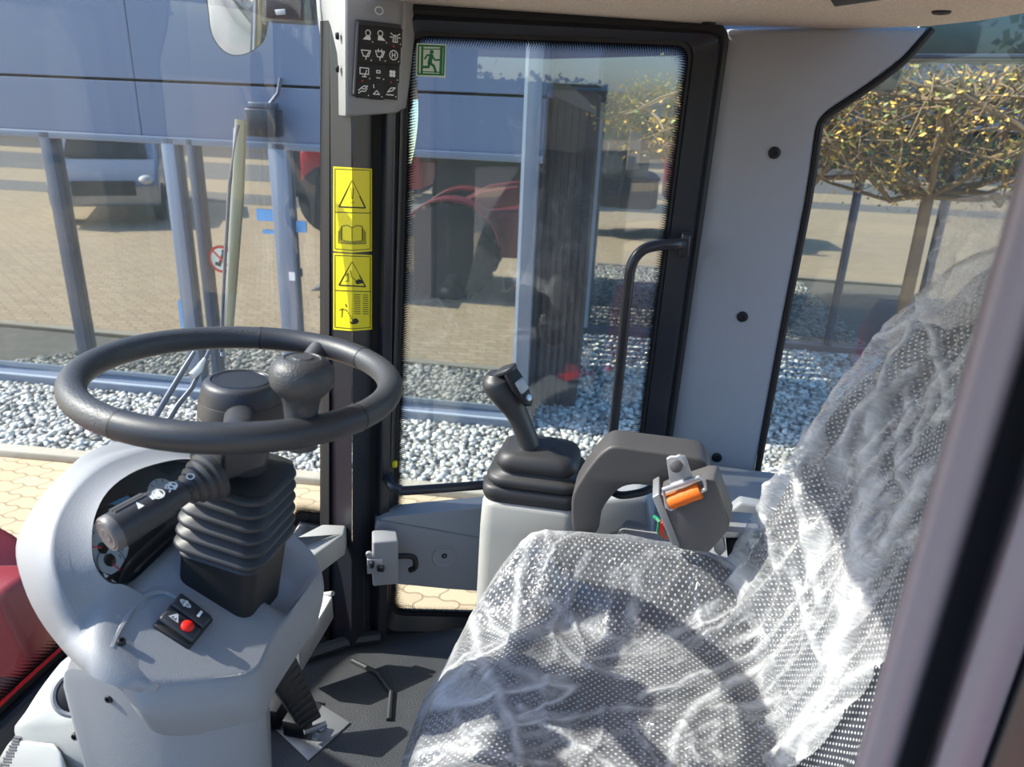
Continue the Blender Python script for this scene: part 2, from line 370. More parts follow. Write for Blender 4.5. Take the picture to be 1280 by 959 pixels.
class Dec:                                   # flat printing on a small plane patch
    def __init__(s, o, x, y, lift=.0006):
        s.o = V(o); s.x = V(x); s.y = V(y); s.n = s.x.cross(s.y).normalized(); s.l = lift; s.m = M()
    def P(s, a, b): return s.o + s.x * a + s.y * b + s.n * s.l
    def poly(s, pts): s.m.add([s.P(*p) for p in pts], [tuple(range(len(pts)))]); return s
    def stroke(s, pts, w, closed=False):
        n = len(pts)
        for i in range(n if closed else n - 1):
            a, b = pts[i], pts[(i + 1) % n]; dx, dy = b[0] - a[0], b[1] - a[1]; L = math.hypot(dx, dy) or 1; dx, dy = dx / L, dy / L; ox, oy = -dy * w / 2, dx * w / 2; e = w * .3
            s.poly([(a[0] - dx * e + ox, a[1] - dy * e + oy), (a[0] - dx * e - ox, a[1] - dy * e - oy), (b[0] + dx * e - ox, b[1] + dy * e - oy), (b[0] + dx * e + ox, b[1] + dy * e + oy)])
        return s
    def disc(s, c, r, n=16, ry=None): return s.poly([(c[0] + r * math.cos(2 * math.pi * k / n), c[1] + (ry or r) * math.sin(2 * math.pi * k / n)) for k in range(n)])
    def ring(s, c, r, w, n=20, ry=None, a0=0, a1=360):
        return s.stroke([(c[0] + r * math.cos(rad(a0 + (a1 - a0) * k / n)), c[1] + (ry or r) * math.sin(rad(a0 + (a1 - a0) * k / n))) for k in range(n + 1)], w)
def frame_of(p00, p10, p01):                 # origin, unit axes and sizes of a patch
    x = V(p10) - V(p00); y = V(p01) - V(p00); return V(p00), x, y
def screw(parent, pos, nrm, r=.0075, name='screw'):
    nrm = V(nrm).normalized()
    mb = M().lathe([(r, -.002), (r, .0015), (r * .8, .0035), (r * .45, .0035), (r * .42, .0012), (.0003, .0012)], pos, nrm, 14)
    return obj(name, mb, 'deep', parent)

# ================================================================ CAB: steering wheel and column
CV = .776                                    # centre line of the cab
WC = V((-.475, CV, 2.066)); WN = V((.063, .052, 1)).normalized()
WX = V((WN.z, 0, -WN.x)).normalized(); WY = WN.cross(WX)
def wp(r, deg, h=0): a = rad(deg); return WC + WX * (r * math.cos(a)) + WY * (r * math.sin(a)) + WN * h
sw = thing('steering_wheel', 'black four-segment steering wheel with spinner knob above the dashboard column', 'steering wheel', WC - WN * .06)
RW = .181
rim = obj('rim', M().tube([wp(RW, a) for a in range(0, 360, 5)], .0160, 18, True), 'blackgrain', sw)
for dg, w in ((57, 4), (111, 4), (-100, 4), (-18, 4)):          # seams and the smooth joint covers between them
    obj('rim_seam', M().tube([wp(RW, dg + d) for d in (-.55, 0, .55)], [.0163, .0168, .0163], 18), 'deep', rim)
for d0, d1 in ((57, 111), (-100, -18)):
    obj('joint_cover', M().tube([wp(RW, a) for a in [d0 + (d1 - d0) * k / 12 for k in range(13)]], .0165, 18), 'black', rim)
HO = -.034
obj('hub', M().lathe([(.024, HO - .05), (.042, HO - .048), (.0485, HO - .035), (.0515, HO - .018), (.052, HO - .012), (.0512, HO - .0112), (.0512, HO - .0104), (.052, HO - .0096), (.0505, HO + .008), (.050, HO + .0088), (.0492, HO + .009), (.049, HO + .010), (.0455, HO + .028), (.042, HO + .0325), (.036, HO + .034), (.035, HO + .0325), (.0005, HO + .0325)], WC, WN, 40), 'black', sw)
obj('hub_cap', M().lathe([(.0335, HO + .0325), (.0335, HO + .0338), (.031, HO + .0342), (.0305, HO + .0337), (.0005, HO + .0337)], WC, WN, 36), 'blackpaint', sw)
for dg in (82, -62):                         # two round spokes bending up to the rim
    pts = cr([wp(.03, dg, HO + (.0 if dg < 0 else -.012)), wp(.075, dg, -.026 if dg < 0 else -.044), wp(.115, dg, -.016 if dg < 0 else -.036), wp(.150, dg, -.003 if dg < 0 else -.016), wp(RW - .004, dg, .001)], 5)
    obj('spoke', M().tube(pts, [.019 - .004 * (k / len(pts)) for k in range(len(pts))], 16, flat=.8), 'black', sw)
kb = wp(RW - .016, -39, -.012)
knob = obj('spinner_knob', M().lathe([(.018, -.012), (.0185, .004), (.0165, .008), (.0165, .012), (.0185, .035), (.021, .047), (.027, .053), (.0325, .060), (.034, .068), (.0325, .078), (.027, .086), (.019, .0895), (.018, .0885), (.011, .0895), (.010, .0905), (.0005, .091)], kb, WN, 32), 'blackgrain', sw)

colm = thing('steering_column', 'black ribbed steering column bellows rising from the grey dashboard', 'steering column', (-.525, CV, 1.70))
C0 = V((-.525, CV, 1.735)); C1 = V((-.467, CV, 2.035)); CA = (C1 - C0).normalized(); CXx = V((CA.z, 0, -CA.x)); CYy = V((0, 1, 0))
def cc(t, x=0, y=0): return C0 + CA * t + CXx * x + CYy * y
def csec(t, s, r=.02, x0=0): return [cc(t, x + x0, y) for x, y in rrect(s, s, r, 5)]
obj('lower_sleeve', M().loft([csec(-.06, .105, .018), csec(.10, .108, .018)]), 'deep', colm)
rings = [csec(.088, .085, .018), csec(.092, .112, .02)]
n = 6
for k in range(n):
    t0 = .098 + k * .0185; s0 = .126 - k * .0024
    rings += [csec(t0, s0 - .02, .022), csec(t0 + .004, s0 - .004, .026), csec(t0 + .008, s0 + .002, .028), csec(t0 + .012, s0 - .002, .026), csec(t0 + .016, s0 - .02, .022)]
rings += [csec(.210, .106, .022), csec(.2135, .090, .022), csec(.216, .03, .01)]
obj('bellows', M().loft(rings), 'rubber', colm, angle=70)
obj('column_shaft', M().lathe([(.030, .19), (.030, .262), (.034, .266), (.034, .30)], cc(0), CA, 28), 'black', colm)
# switch housing beside the shaft, with the multi function stalk
hx = V((-.52, -.85, 0)).normalized()
hs = obj('switch_housing', M().box(cc(.247, -.012, -.020), (.085, .062, .050), (V((.85, -.52, 0)).normalized(), hx * -1, CA)), 'black', colm, bevel=.007)
E0 = K(262, 596, v=.70); S0 = K(232, 612, v=.665); S1 = K(143, 664, v=.585); SA = (S1 - S0).normalized()
bt = obj('stalk_boot', M().lathe([(.031, -.004), (.031, .004), (.027, .007), (.0275, .012), (.0225, .016), (.023, .021), (.018, .025), (.0185, .029), (.013, .033), (.011, .04)], E0 + SA * .0, SA, 26), 'rubber', colm)
L = (S1 - S0).length
stk = obj('stalk', M().lathe([(.008, -.012), (.009, 0), (.0145, .004), (.0155, .012), (.0155, .022), (.0185, .027), (.0195, .04), (.0205, L - .004), (.0205, L)], S0, SA, 30), 'black', colm)
obj('end_button', M().lathe([(.0205, L), (.0205, L + .006), (.0185, L + .009), (.0165, L + .0085), (.015, L + .0095), (.009, L + .0085), (.007, L + .0095), (.0028, L + .0085), (.0005, L + .0095)], S0, SA, 30), 'gunmetal', stk)
side = (CAM - MF.W(S0)).normalized(); side = V((side.dot(MF.u), side.dot(MF.v), side.z)); sup = (side - SA * side.dot(SA)).normalized(); sup2 = SA.cross(sup)
if sup2.z < 0: sup2 = -sup2
for k, off in enumerate((-.006, .004, .013)):
    nn = (sup * .35 + sup2 * .93 - sup * .0).normalized() if k == 1 else (sup * (.55 if k == 0 else .1) + sup2 * .8).normalized()
    obj('rib', M().tube([S0 + SA * .045 + nn * .0202, S0 + SA * (L - .006) + nn * .0212], .0016, 6), 'gunmetal', stk)
facing = (sup * .86 + sup2 * .5).normalized(); tang = SA.cross(facing)
if tang.z < 0: tang = -tang
d = Dec(S0 + facing * .0212, -SA, tang, .0004)
def ico_tri(d, c, s): d.poly([(c - s * .6, -s * .7), (c + s * .6, -s * .7), (c, s * .8)])
ico_tri(d, -(L - .028), .006)
c = -(L - .048); d.poly([(c - .006, -.003), (c, -.003), (c + .006, -.007), (c + .006, .007), (c, .003), (c - .006, .003)]); d.ring((c + .003, 0), .006, .0015, 12)
c = -(L - .066)
for o in (-.003, .003): d.stroke([(c + o - .002, -.005), (c + o + .002, -.002), (c + o - .002, .002), (c + o + .002, .005)], .0015)
d.ring((-.018, 0), .0045, .0015, 12); d.stroke([(-.0185, -.006), (-.018, .006)], .0012)
d.ring((.004, -.001), .004, .0014, 10)
obj('stalk_symbols', d.m, 'white', stk, smooth=False)
d = Dec(cc(.2725, -.012, -.020), V((.85, -.52, 0)).normalized(), V((.52, .85, 0)).normalized(), .0006)
d.poly([(-.034, 0), (-.028, .006), (-.022, 0), (-.025, 0), (-.025, -.004), (-.031, -.004), (-.031, 0)]); d.ring((-.002, 0), .005, .0015, 10); d.stroke([(-.006, -.006), (.004, .006)], .0015)
obj('indicator_symbols', d.m, 'greyprint', hs, smooth=False)

# ================================================================ dashboard
TS, TD = .55, 1.77 + .55 * (-.521)           # tray plane z = TD - TS*u
def tz(u): return TD - TS * u
def T(px, py): return K(px, py, plane=((TS, 0, 1), TD))
dash = thing('dashboard', 'grey moulded dashboard console around the steering column with hooded instrument cluster', 'dashboard', (-.50, CV, 1.15))
per = [T(136, 790), T(146, 825), T(168, 856), T(200, 864), T(250, 861), T(295, 856), T(322, 847), T(333, 830), T(345, 803), T(372, 764), T(395, 731), T(403, 712), T(395, 688), T(370, 662)]
far = [V((-.53, .955, 0)), V((-.58, .975, 0)), V((-.615, .95, 0)), V((-.64, .89, 0)), V((-.65, .80, 0)), V((-.645, .72, 0)), V((-.63, .67, 0)), V((-.60, .645, 0))]
for p in far: p.z = tz(p.x)
per = cr(per + far, 4, True); cen = V((-.54, .775, 0))
def tray(r, p):
    q = cen + (V((p.x, p.y, 0)) - cen) * r; z = tz(q.x)
    # pocket to the right of the column, raised bead to the left, rounded rim
    dx, dy = q.x + .475, q.y - .825; z -= .028 * (1 - sm(.5, 1.0, max(abs(dx) / .040, abs(dy) / .062)))
    z -= .022 * sm(.93, 1.0, r) ** 2
    bead = q.y - (.588 + .10 * sm(-.60, -.50, q.x)); z += .0025 * sm(0, .03, bead) * (1 - sm(.62, .70, q.y)) * (1 - sm(-.56, -.50, q.x))
    return V((q.x, q.y, z))
rs = [0, .12, .22, .32, .42, .5, .58, .64, .7, .75, .8, .84, .88, .91, .94, .96, .98, 1.0]
rings = [[tray(max(r, .001), p) for p in per] for r in rs]
def out(p, k, dz): q = cen + (V((p.x, p.y, 0)) - cen) * k; return V((q.x, q.y, p.z + dz))
last = rings[-1]
rings += [[out(p, 1.006, -.012) for p in last], [out(p, .985, -.030) for p in last], [V((out(p, .93, 0).x, out(p, .93, 0).y, max(p.z - .06, 1.62))) for p in last]]
obj('console_top', M().loft(rings, False, False), 'grey', dash, angle=80)
# leg of the console down to the floor
leg = [K(85, 850, v=.60), K(150, 862, v=.592), K(225, 866, v=.60), K(290, 860, v=.635), K(318, 853, v=.66), K(330, 842, v=.69)]
low = [V((p.x, p.y, p.z)) for p in leg] + [V((-.505, .80, 1.68)), V((-.535, .87, 1.68)), V((-.60, .90, 1.7)), V((-.66, .9, 1.7)), V((-.69, .70, 1.7)), V((-.66, .61, 1.7))]
low = cr(low, 3, True)
def shrink(p, k, z): return V((-.57 + (p.x + .57) * k, .77 + (p.y - .77) * k, z))
obj('lower_panel', M().loft([[shrink(p, .96, p.z + .012) for p in low], [shrink(p, .975, p.z - .004) for p in low], [shrink(p, .95, 1.45) for p in low], [shrink(p, .86, 1.3) for p in low], [shrink(p, .76, 1.15) for p in low]]), 'grey', dash)
# hood ring round the cluster
CP = ((1.5, 0, 1), 1.825 + 1.5 * (-.60))
def CPt(px, py): return K(px, py, plane=CP)
Ci = [CPt(262, 580), CPt(240, 576), CPt(210, 577), CPt(165, 590), CPt(130, 615), CPt(112, 650), CPt(109, 690), CPt(116, 715), CPt(131, 730), CPt(150, 733)]
crest = [K(262, 568, v=.93), K(235, 564, v=.91), K(190, 560, v=.87), K(135, 577, v=.785), K(95, 608, v=.72), K(68, 652, v=.665), K(62, 700, v=.625), K(74, 742, v=.605), K(100, 790, v=.597), T(128, 806) + V((0, 0, .004))]
outr = [K(262, 566, v=.97), K(230, 562, v=.96), K(175, 560, v=.92), K(118, 575, v=.83), K(76, 608, v=.765), K(40, 655, v=.705), K(24, 697, v=.66), K(34, 745, v=.625), K(66, 798, v=.60), K(118, 848, v=.560)]
def mix(a, b, t): return a * (1 - t) + b * t
Dn = V((.004, -.002, -.012))
Ci.append(T(178, 745) + V((0, 0, -.004))); crest.append(T(200, 850) + V((0, 0, -.004))); outr.append(K(190, 868, v=.578))
back = [V((p.x - .035, p.y + .03, p.z - .010)) for p in outr]; back2 = [V((p.x - .07, p.y + .08, p.z - .03)) for p in outr]
secs = []
for i in range(len(Ci)):
    c_, k_, o_ = Ci[i], crest[i], outr[i]
    inn = mix(c_, k_, .45) + V((-.002, 0, -.002)); mid = mix(k_, o_, .5) + V((.006, -.004, .006))
    secs.append([c_ + V((-.004, 0, -.004)), c_ + V((.007, 0, .003)), inn, mix(c_, k_, .85), k_, mid, o_, mix(o_, back[i], .5) , back[i], back2[i]])
cols = [cr([s[j] for s in secs], 4) for j in range(10)]
obj('cluster_hood', M().loft(cols, False, False, closed=False), 'grey', dash, angle=80)
# instrument cluster
Cf = cr([p + V((.002, 0, .001)) for p in Ci[:10]] + [CPt(166, 727), CPt(196, 699), CPt(222, 675), CPt(262, 640), CPt(285, 610), CPt(282, 590)], 4, True)
cN = V((1.5, 0, 1)).normalized()
ccn = sum((p for p in Cf), V((0, 0, 0))) / len(Cf)
clus = obj('instrument_cluster', M().prism([mix(p, ccn, .01) - cN * .004 for p in Cf], -cN * .02), 'deep', dash, smooth=False)
obj('bezel', M().loft([[mix(p, ccn, .022) - cN * .006 for p in Cf], [mix(p, ccn, .016) + cN * .003 for p in Cf], [mix(p, ccn, .024) + cN * .004 for p in Cf], [mix(p, ccn, .034) - cN * .0035 for p in Cf]], False, False), 'black', clus)
obj('lens', M().add([p + cN * .001 for p in Cf], [tuple(range(len(Cf)))]), 'lens', clus, smooth=False)
cu = V((0, 1, 0)); cw = cN.cross(cu) * -1
if cw.z < 0: cw = -cw
def cl(px, py): p = CPt(px, py) - cN * .0035; return ((p - ccn).dot(cu), (p - ccn).dot(cw))
d = Dec(ccn - cN * .0035, cu, cw if cu.cross(cw).dot(cN) > 0 else -cw, .0006)
if cu.cross(cw).dot(cN) < 0:
    _cl = cl; cl = lambda a, b: (_cl(a, b)[0], -_cl(a, b)[1])
d.poly([cl(*p) for p in ((111, 655), (128, 653), (142, 662), (162, 684), (160, 694), (150, 712), (140, 718), (120, 712), (112, 690))])
obj('gauge_dial', d.m, 'greyprint', clus, smooth=False)
d.m = M(); d.disc(cl(205, 618), .026, 24, .024)
obj('gauge_dial', d.m, 'greyprint', clus, smooth=False)
d.m = M(); d.l = .0014
d.disc(cl(129, 685), .0075); d.disc(cl(138, 700), .0085); d.ring(cl(140, 703), .019, .001, 24)
d.disc(cl(122, 722), .010); d.disc(cl(140, 728), .008)
for k in range(9): a = rad(20 + 30 * k); c = cl(205, 618); d.stroke([(c[0] + .019 * math.cos(a), c[1] + .019 * math.sin(a)), (c[0] + .023 * math.cos(a), c[1] + .023 * math.sin(a))], .0012)
for p, q in (((116, 664), (118, 667)), ((122, 660), (123, 664)), ((116, 700), (119, 700)), ((150, 694), (151, 697)), ((152, 686), (154, 688))): d.stroke([cl(*p), cl(*q)], .0014)
obj('dial_marks', d.m, 'print', clus, smooth=False)
d.m = M(); d.l = .002; d.stroke([cl(112, 683), cl(127, 685)], .0016); obj('needle', d.m, 'redbtn', clus, smooth=False); d.m = M(); d.stroke([cl(142, 706), cl(150, 712)], .002); obj('needle', d.m, 'redbtn', clus, smooth=False)
d.m = M(); d.l = .0022; d.poly([cl(129, 716), cl(136, 720), cl(131, 724)]); d.poly([cl(139, 724), cl(147, 729), cl(142, 733)]); obj('warning_triangles', d.m, 'white', clus, smooth=False)
obj('moulded_ridge', M().tube(cr([T(139, 812), T(150, 788), T(168, 760), T(184, 745), T(204, 741), T(221, 748)], 5), .0042, 8), 'grey', dash)
# rocker switch block
sq = [T(190, 784), T(236, 813), T(266, 776), T(222, 746)]; tn = V((TS, 0, 1)).normalized()
sqc = sum(sq, V()) / 4
sb = obj('switch_block', M().prism([p + tn * -.004 for p in sq], tn * .009), 'deep', dash, bevel=.003)
for k, (a, b) in enumerate(((0.06, .49), (.51, .94))):
    q = [mix(sq[0], sq[3], a), mix(sq[1], sq[2], a), mix(sq[1], sq[2], b), mix(sq[0], sq[3], b)]; q = [mix(p, sum(q, V()) / 4, .07) + tn * .005 for p in q]
    rk = obj('rocker_switch', M().prism([q[0] + tn * .004, q[1], q[2], q[3] + tn * .004], tn * .007), 'black', sb, bevel=.003)
    o = q[0] + tn * .0112; x = (q[1] - q[0]); y = (q[3] - q[0]); x2 = (q[1] - q[0] - tn * .004)
    d = Dec(o, x2, y, .0009)
    if k == 0:
        d.stroke([(.18, .35), (.30, .75), (.42, .35)], .05, True); d.stroke([(.30, .45), (.30, .62)], .05)
        obj('symbol', d.m, 'white', rk, smooth=False)
        obj('red_button', M().lathe([(.0078, 0), (.0078, .003), (.006, .0045), (.0005, .005)], o + x2 * .68 + y * .5, tn, 24), 'redbtn', rk)
    else:
        d.ring((.28, .5), .14, .05, 14); d.stroke([(.2, .5), (.36, .5)], .06); d.stroke([(.28, .3), (.28, .7)], .06); d.stroke([(.72, .3), (.72, .72)], .07)
        obj('symbol', d.m, 'white', rk, smooth=False)
screw(dash, T(150, 806) + tn * .005, tn, .005)
for px, py, v in ((191, 859, .6), (137, 873, .605), (95, 920, .62)): screw(dash, K(px, py, v=v - .006), (0, -1, .1), .0055)
# ledges beside the console at the screen: ball vent pod and box below it
pod = thing('air_vent_pod', 'pale grey air vent pod with round louvre at the windscreen corner below the dashboard', 'air vent', (-.75, .62, 1.5))
pz = [(86, 820, .72), (108, 834, .68), (128, 850, .655), (138, 868, .645), (136, 886, .64), (122, 902, .64), (95, 912, .645), (60, 918, .65), (18, 914, .66), (32, 890, .69), (55, 855, .73)]
top = cr([K(px, py, v=v) for px, py, v in pz], 3, True); pc = sum(top, V()) / len(top)
dn = V((0, 0, 1))
obj('pod_shell', M().loft([[mix(p, pc, .02) for p in [pc] * len(top)], [mix(p, pc, .3) + dn * .010 for p in top], [mix(p, pc, .1) + dn * .006 for p in top], top, [p + V((.012, -.012, -.022)) for p in top], [p + V((.008, -.004, -.07)) for p in top], [p - dn * .2 for p in top]], False, False), 'grey_light', pod, angle=70)
vc = K(96, 866, v=.645); va = V((.35, -.75, .55)).normalized()
obj('vent_ring', M().lathe([(.030, -.012), (.031, .002), (.027, .005), (.024, .003), (.024, -.008)], vc, va, 28), 'grey', pod)
obj('vent_louvre', M().lathe([(.0235, -.002), (.0235, .002), (.0205, .0045), (.0005, .005)], vc, va, 26), 'deep', pod)
vx = va.cross(V((0, 0, 1))).normalized(); vy = va.cross(vx)
for o in (-.010, .003): obj('vane', M().tube([vc + vx * (o + .004 * math.cos(a)) + vy * (.018 * math.sin(a)) + va * .0055 for a in [rad(-70 + 14 * k) for k in range(11)]], .0011, 6), 'grey_light', pod)
bx = [K(-30, 985, v=.62), K(12, 918, v=.66), K(66, 924, v=.64), K(80, 940, v=.63), K(84, 1000, v=.60), K(20, 1050, v=.58)]
hb = thing('duct_cover', 'pale grey duct cover with perforated speckled strip at the lower left corner', 'cover', bx[0] - V((0, 0, .3)))
obj('cover_shell', M().prism([p for p in bx], (0.02, 0.0, -.25)), 'grey_light', hb, bevel=.012, seg=4)
d = M()
for i in range(4):
    for j in range(12):
        a = mix(mix(bx[0], bx[1], .35 + .055 * j), mix(bx[4], bx[2], .35 + .055 * j), .16 + .035 * i + (.017 if j % 2 else 0)); d.lathe([(.0024, .0), (.0024, .0012), (.0003, .0013)], a + V((0, 0, .0004)), (0, 0, 1), 6)
obj('perforations', d, 'gunmetal', hb)

# accelerator pedal on its plate
fz = 1.15
ped = thing('accelerator_pedal', 'black ribbed accelerator pedal hinged on a steel plate on the cab floor', 'pedal', K(385, 915, z=fz))
pl = [K(318, 885, z=fz + .004), K(385, 951, z=fz + .004), K(438, 903, z=fz + .004), K(398, 878, z=fz + .004), K(352, 850, z=fz + .004)]
obj('base_plate', M().prism(pl, (0, 0, -.0045)), 'plate', ped, bevel=.0015)
pb = [K(377, 912, z=1.20), K(403, 897, z=1.20), K(362, 801, z=1.36), K(330, 842, z=1.34)]
pn = (pb[1] - pb[0]).cross(pb[3] - pb[0]).normalized()
if pn.z < 0: pn = -pn
obj('pedal_pad', M().prism(pb, -pn * .022), 'black', ped, bevel=.004)
mb = M()
for k in range(11):
    a = mix(pb[0], pb[3], .05 + .09 * k); b = mix(pb[1], pb[2], .05 + .09 * k); a, b = mix(a, b, .06), mix(a, b, .94)
    mb.box(mix(a, b, .5) + pn * .001, ((b - a).length, .010, .005), ((b - a).normalized(), pn.cross((b - a).normalized()), pn))
obj('tread', mb, 'rubber', ped, bevel=.001)
obj('hinge_bracket', M().box(K(372, 905, z=1.175), (.05, .035, .04)).box(K(352, 880, z=1.18), (.03, .09, .05)), 'deep', ped, bevel=.003)
mb = M().tube([K(380, 915, z=1.185), K(408, 905, z=1.185)], .006, 10)
obj('hinge_pin', mb, 'zinc', ped)
for px, py in ((401, 912), (395, 922)): obj('plate_bolt', M().lathe([(.009, 0), (.009, .006), (.0005, .007)], K(px, py, z=fz + .004), (0, 0, 1), 6), 'zinc', ped, smooth=False)

# ================================================================ joystick
jc = thing('joystick_console', 'cream grey plastic joystick console standing beside the seat', 'console', (-.16, 1.22, 1.15))
jb = [(-.275, 1.135), (-.275, 1.29), (-.065, 1.29), (-.065, 1.135)]
jt = K(655, 634, v=1.14).z
def jring(w, h, z, cx=-.170, cy=1.21, r=.03): return [V((cx + .008 + a * .9, cy + b * .9, z)) for a, b in rrect(w, h, r, 5)]
obj('console_body', M().loft([jring(.225, .165, 1.16), jring(.205, .155, jt - .06), jring(.200, .150, jt - .012), jring(.190, .142, jt - .002), jring(.17, .122, jt)], True, True), 'grey_light', jc, angle=70)
joy = thing('joystick', 'black joystick with rubber gaiter on the cream console beside the seat', 'joystick', (-.165, 1.21, jt))
obj('gaiter_base', M().loft([jring(.192, .14, jt - .001, r=.028), jring(.2, .148, jt + .010, r=.03), jring(.2, .148, jt + .024, r=.03), jring(.188, .138, jt + .030, r=.03)]), 'rubber', joy, angle=70)
g = []
for z, s in ((.028, .178), (.034, .195), (.042, .199), (.050, .188), (.052, .155), (.057, .152), (.064, .165), (.074, .162), (.084, .150), (.090, .125), (.092, .09), (.098, .07)): g.append(jring(s, s * .76, jt + z, -.165, 1.21, s * .2))
obj('gaiter', M().loft(g), 'rubber', joy, angle=70)
jv = 1.20
sp_ = [K(668, 580, v=jv), K(662, 556, v=jv), K(652, 530, v=jv), K(643, 510, v=jv), K(632, 492, v=jv), K(622, 477, v=jv), K(620, 466, v=jv)]
path = cr(sp_, 4); N = len(path)
def jr(t): return .0265 if t < .05 else .0225 if t < .35 else .0225 + .0115 * sm(.35, .75, t) if t < .85 else .034 - .015 * sm(.85, 1, t)
obj('grip', M().tube(path, [jr(k / (N - 1)) for k in range(N)], 18, flat=.82), 'black', joy)
obj('grip_collar', M().lathe([(.036, -.004), (.04, .006), (.039, .013), (.032, .018), (.024, .024), (.021, .035)], sp_[0] - V((0, 0, .022)), (path[3] - path[0]), 26), 'black', joy)
# control face of the grip head, facing up and rearwards
hp = K(633, 483, v=jv - .012); gt = (K(646, 508, v=jv) - K(622, 466, v=jv)).normalized(); gn = V((.72, -.42, .42)); gn = (gn - gt * gn.dot(gt)).normalized(); gs = gn.cross(gt)
hd = K(634, 486, v=jv)
obj('control_face', M().prism([hd + gt * a + gs * b + gn * .025 for a, b in ((-.036, -.011), (-.030, .014), (.0, .018), (.036, .011), (.044, 0), (.036, -.011), (.0, -.018), (-.03, -.016))], gn * .009), 'deep', joy, bevel=.003)
obj('thumb_roller', M().box(hd + gn * .036 + gt * .002, (.024, .022, .008), (gt, gs, gn)), 'greyprint', joy, bevel=.003)
obj('thumb_button', M().lathe([(.006, 0), (.006, .006), (.0005, .007)], hd + gn * .032 + gt * .027, gn, 16), 'zinc', joy)
obj('horn_guard', M().prism([hd - gt * .038 + gs * b + gn * c_ for b, c_ in ((-.016, .0), (-.016, .034), (-.008, .042), (.008, .042), (.016, .034), (.016, 0))], gt * .009), 'black', joy, bevel=.003)

# ================================================================ armrest, side console, belt retractor
arm = thing('armrest', 'dark curved folding armrest behind the seat cushion next to the joystick', 'armrest', K(740, 650, v=1.16))
AV0, AV1 = 1.10, 1.17
ao = [(718, 668), (714, 640), (716, 618), (728, 596), (744, 574), (757, 562), (770, 558), (800, 562), (860, 570), (880, 576), (888, 590), (890, 604), (882, 614), (840, 613), (800, 607), (778, 610), (764, 622), (752, 640), (745, 668)]
ap = cr([K(px, py, v=AV0) for px, py in ao], 3, True)
obj('arm_pad', M().prism(ap, (0, AV1 - AV0, 0)), 'armrest', arm, bevel=.012, seg=4, angle=60)
obj('hand_loop', M().tube(cr([K(762, 612, v=1.18), K(775, 619, v=1.16), K(800, 616, v=1.16), K(818, 609, v=1.18)], 5), .007, 10), 'rubber', arm)
scn = thing('side_console', 'slate plastic side console running along the cab wall behind the armrest', 'console', (.13, 1.42, 1.15))
so = [K(720, 668, v=1.30), K(730, 640, v=1.30), K(745, 626, v=1.30), K(800, 618, v=1.30), K(812, 626, v=1.30), K(818, 668, v=1.30)]
so = [V((p.x, 1.30, p.z)) for p in so]; so += [V((so[-1].x + .03, 1.30, 1.17)), V((so[0].x - .02, 1.30, 1.17))]
obj('raised_block', M().prism(so, (0, .25, 0)), 'grey_dark', scn, bevel=.012, seg=3)
obj('shelf', M().box((.25, 1.42, 1.38), (.50, .44, .46)), 'grey', scn, bevel=.012, seg=3)
obj('rear_block', M().prism([K(908, 668, v=1.25), K(908, 642, v=1.25), K(926, 628, v=1.25), K(960, 634, v=1.25), K(975, 668, v=1.25)], (0, .03, 0)), 'grey_dark', scn, bevel=.006)
rt = thing('seat_belt_retractor', 'dark seat belt retractor box with orange webbing reel behind the cushion', 'seat belt', K(860, 690, v=1.02))
RV = 1.03
def rk_(pts, v=RV): return [K(px, py, v=v) for px, py in pts]
obj('retractor_case', M().prism(rk_([(818, 622), (832, 616), (880, 600), (893, 600), (912, 652), (910, 664), (886, 692), (850, 688), (836, 676)]), (0.01, .055, 0)), 'gunmetal', rt, bevel=.005, seg=3)
obj('side_flange', M().prism(rk_([(815, 622), (824, 617), (850, 684), (840, 682)], RV - .004), (0, .06, 0)), 'plate', rt, bevel=.002)
obj('mounting_tab', M().prism(rk_([(833, 574), (838, 571), (845, 571), (849, 569), (857, 571), (868, 602), (838, 610)], RV - .008), (0, .006, 0)), 'zinc', rt, bevel=.0015)
obj('tab_bolt', M().lathe([(.0095, 0), (.0095, .006), (.006, .008), (.0005, .008)], K(845, 582, v=RV - .008), (0, -1, .15), 16), 'gunmetal', rt)
fo = rk_([(829, 612), (874, 597), (880, 600), (882, 611), (838, 637), (834, 634)], RV - .010); fi = rk_([(835, 615), (872, 602), (876, 613), (839, 633)], RV - .010)
obj('reel_frame', M().tube([fo[0], fo[1], fo[2], fo[3], fo[4], fo[5]], .0034, 8, True), 'zinc', rt)
ra, rb = K(836, 624, v=RV + .004), K(875, 609, v=RV + .004); rd = (rb - ra).normalized()
obj('webbing_reel', M().lathe([(.003, 0), (.0115, 0), (.0125, .004), (.0120, .012), (.0128, .022), (.0120, .03), (.0125, (rb - ra).length - .003), (.0115, (rb - ra).length), (.003, (rb - ra).length)], ra - V((0, .010, 0)), rd, 24), 'orange', rt)
obj('webbing_strap', M().prism(rk_([(837, 622), (874, 607), (877, 613), (840, 634)], RV - .002), (0, .004, 0)), 'orange', rt)
wr = thing('wire_connector', 'small bunch of red wires at the foot of the belt retractor', 'wires', K(826, 664, v=1.06))
for k in range(6):
    x = 818 + 3 * k; obj('wire', M().tube(cr([K(x, 646 + 3 * k, v=1.055), K(x + 6, 652 + 2 * k, v=1.04), K(x + 5, 664 + k, v=1.05), K(x + 11, 672, v=1.06)], 4), .0032, 8), 'redbtn' if k % 3 else 'green', wr)
rbk = thing('seat_bracket', 'bare metal bracket with black connector between retractor and backrest', 'bracket', K(915, 690, v=1.08))
obj('bracket_top', M().prism(rk_([(890, 664), (896, 663), (950, 668), (950, 674), (893, 672)], 1.08), (0, .06, .004)), 'zinc', rbk, bevel=.0015)
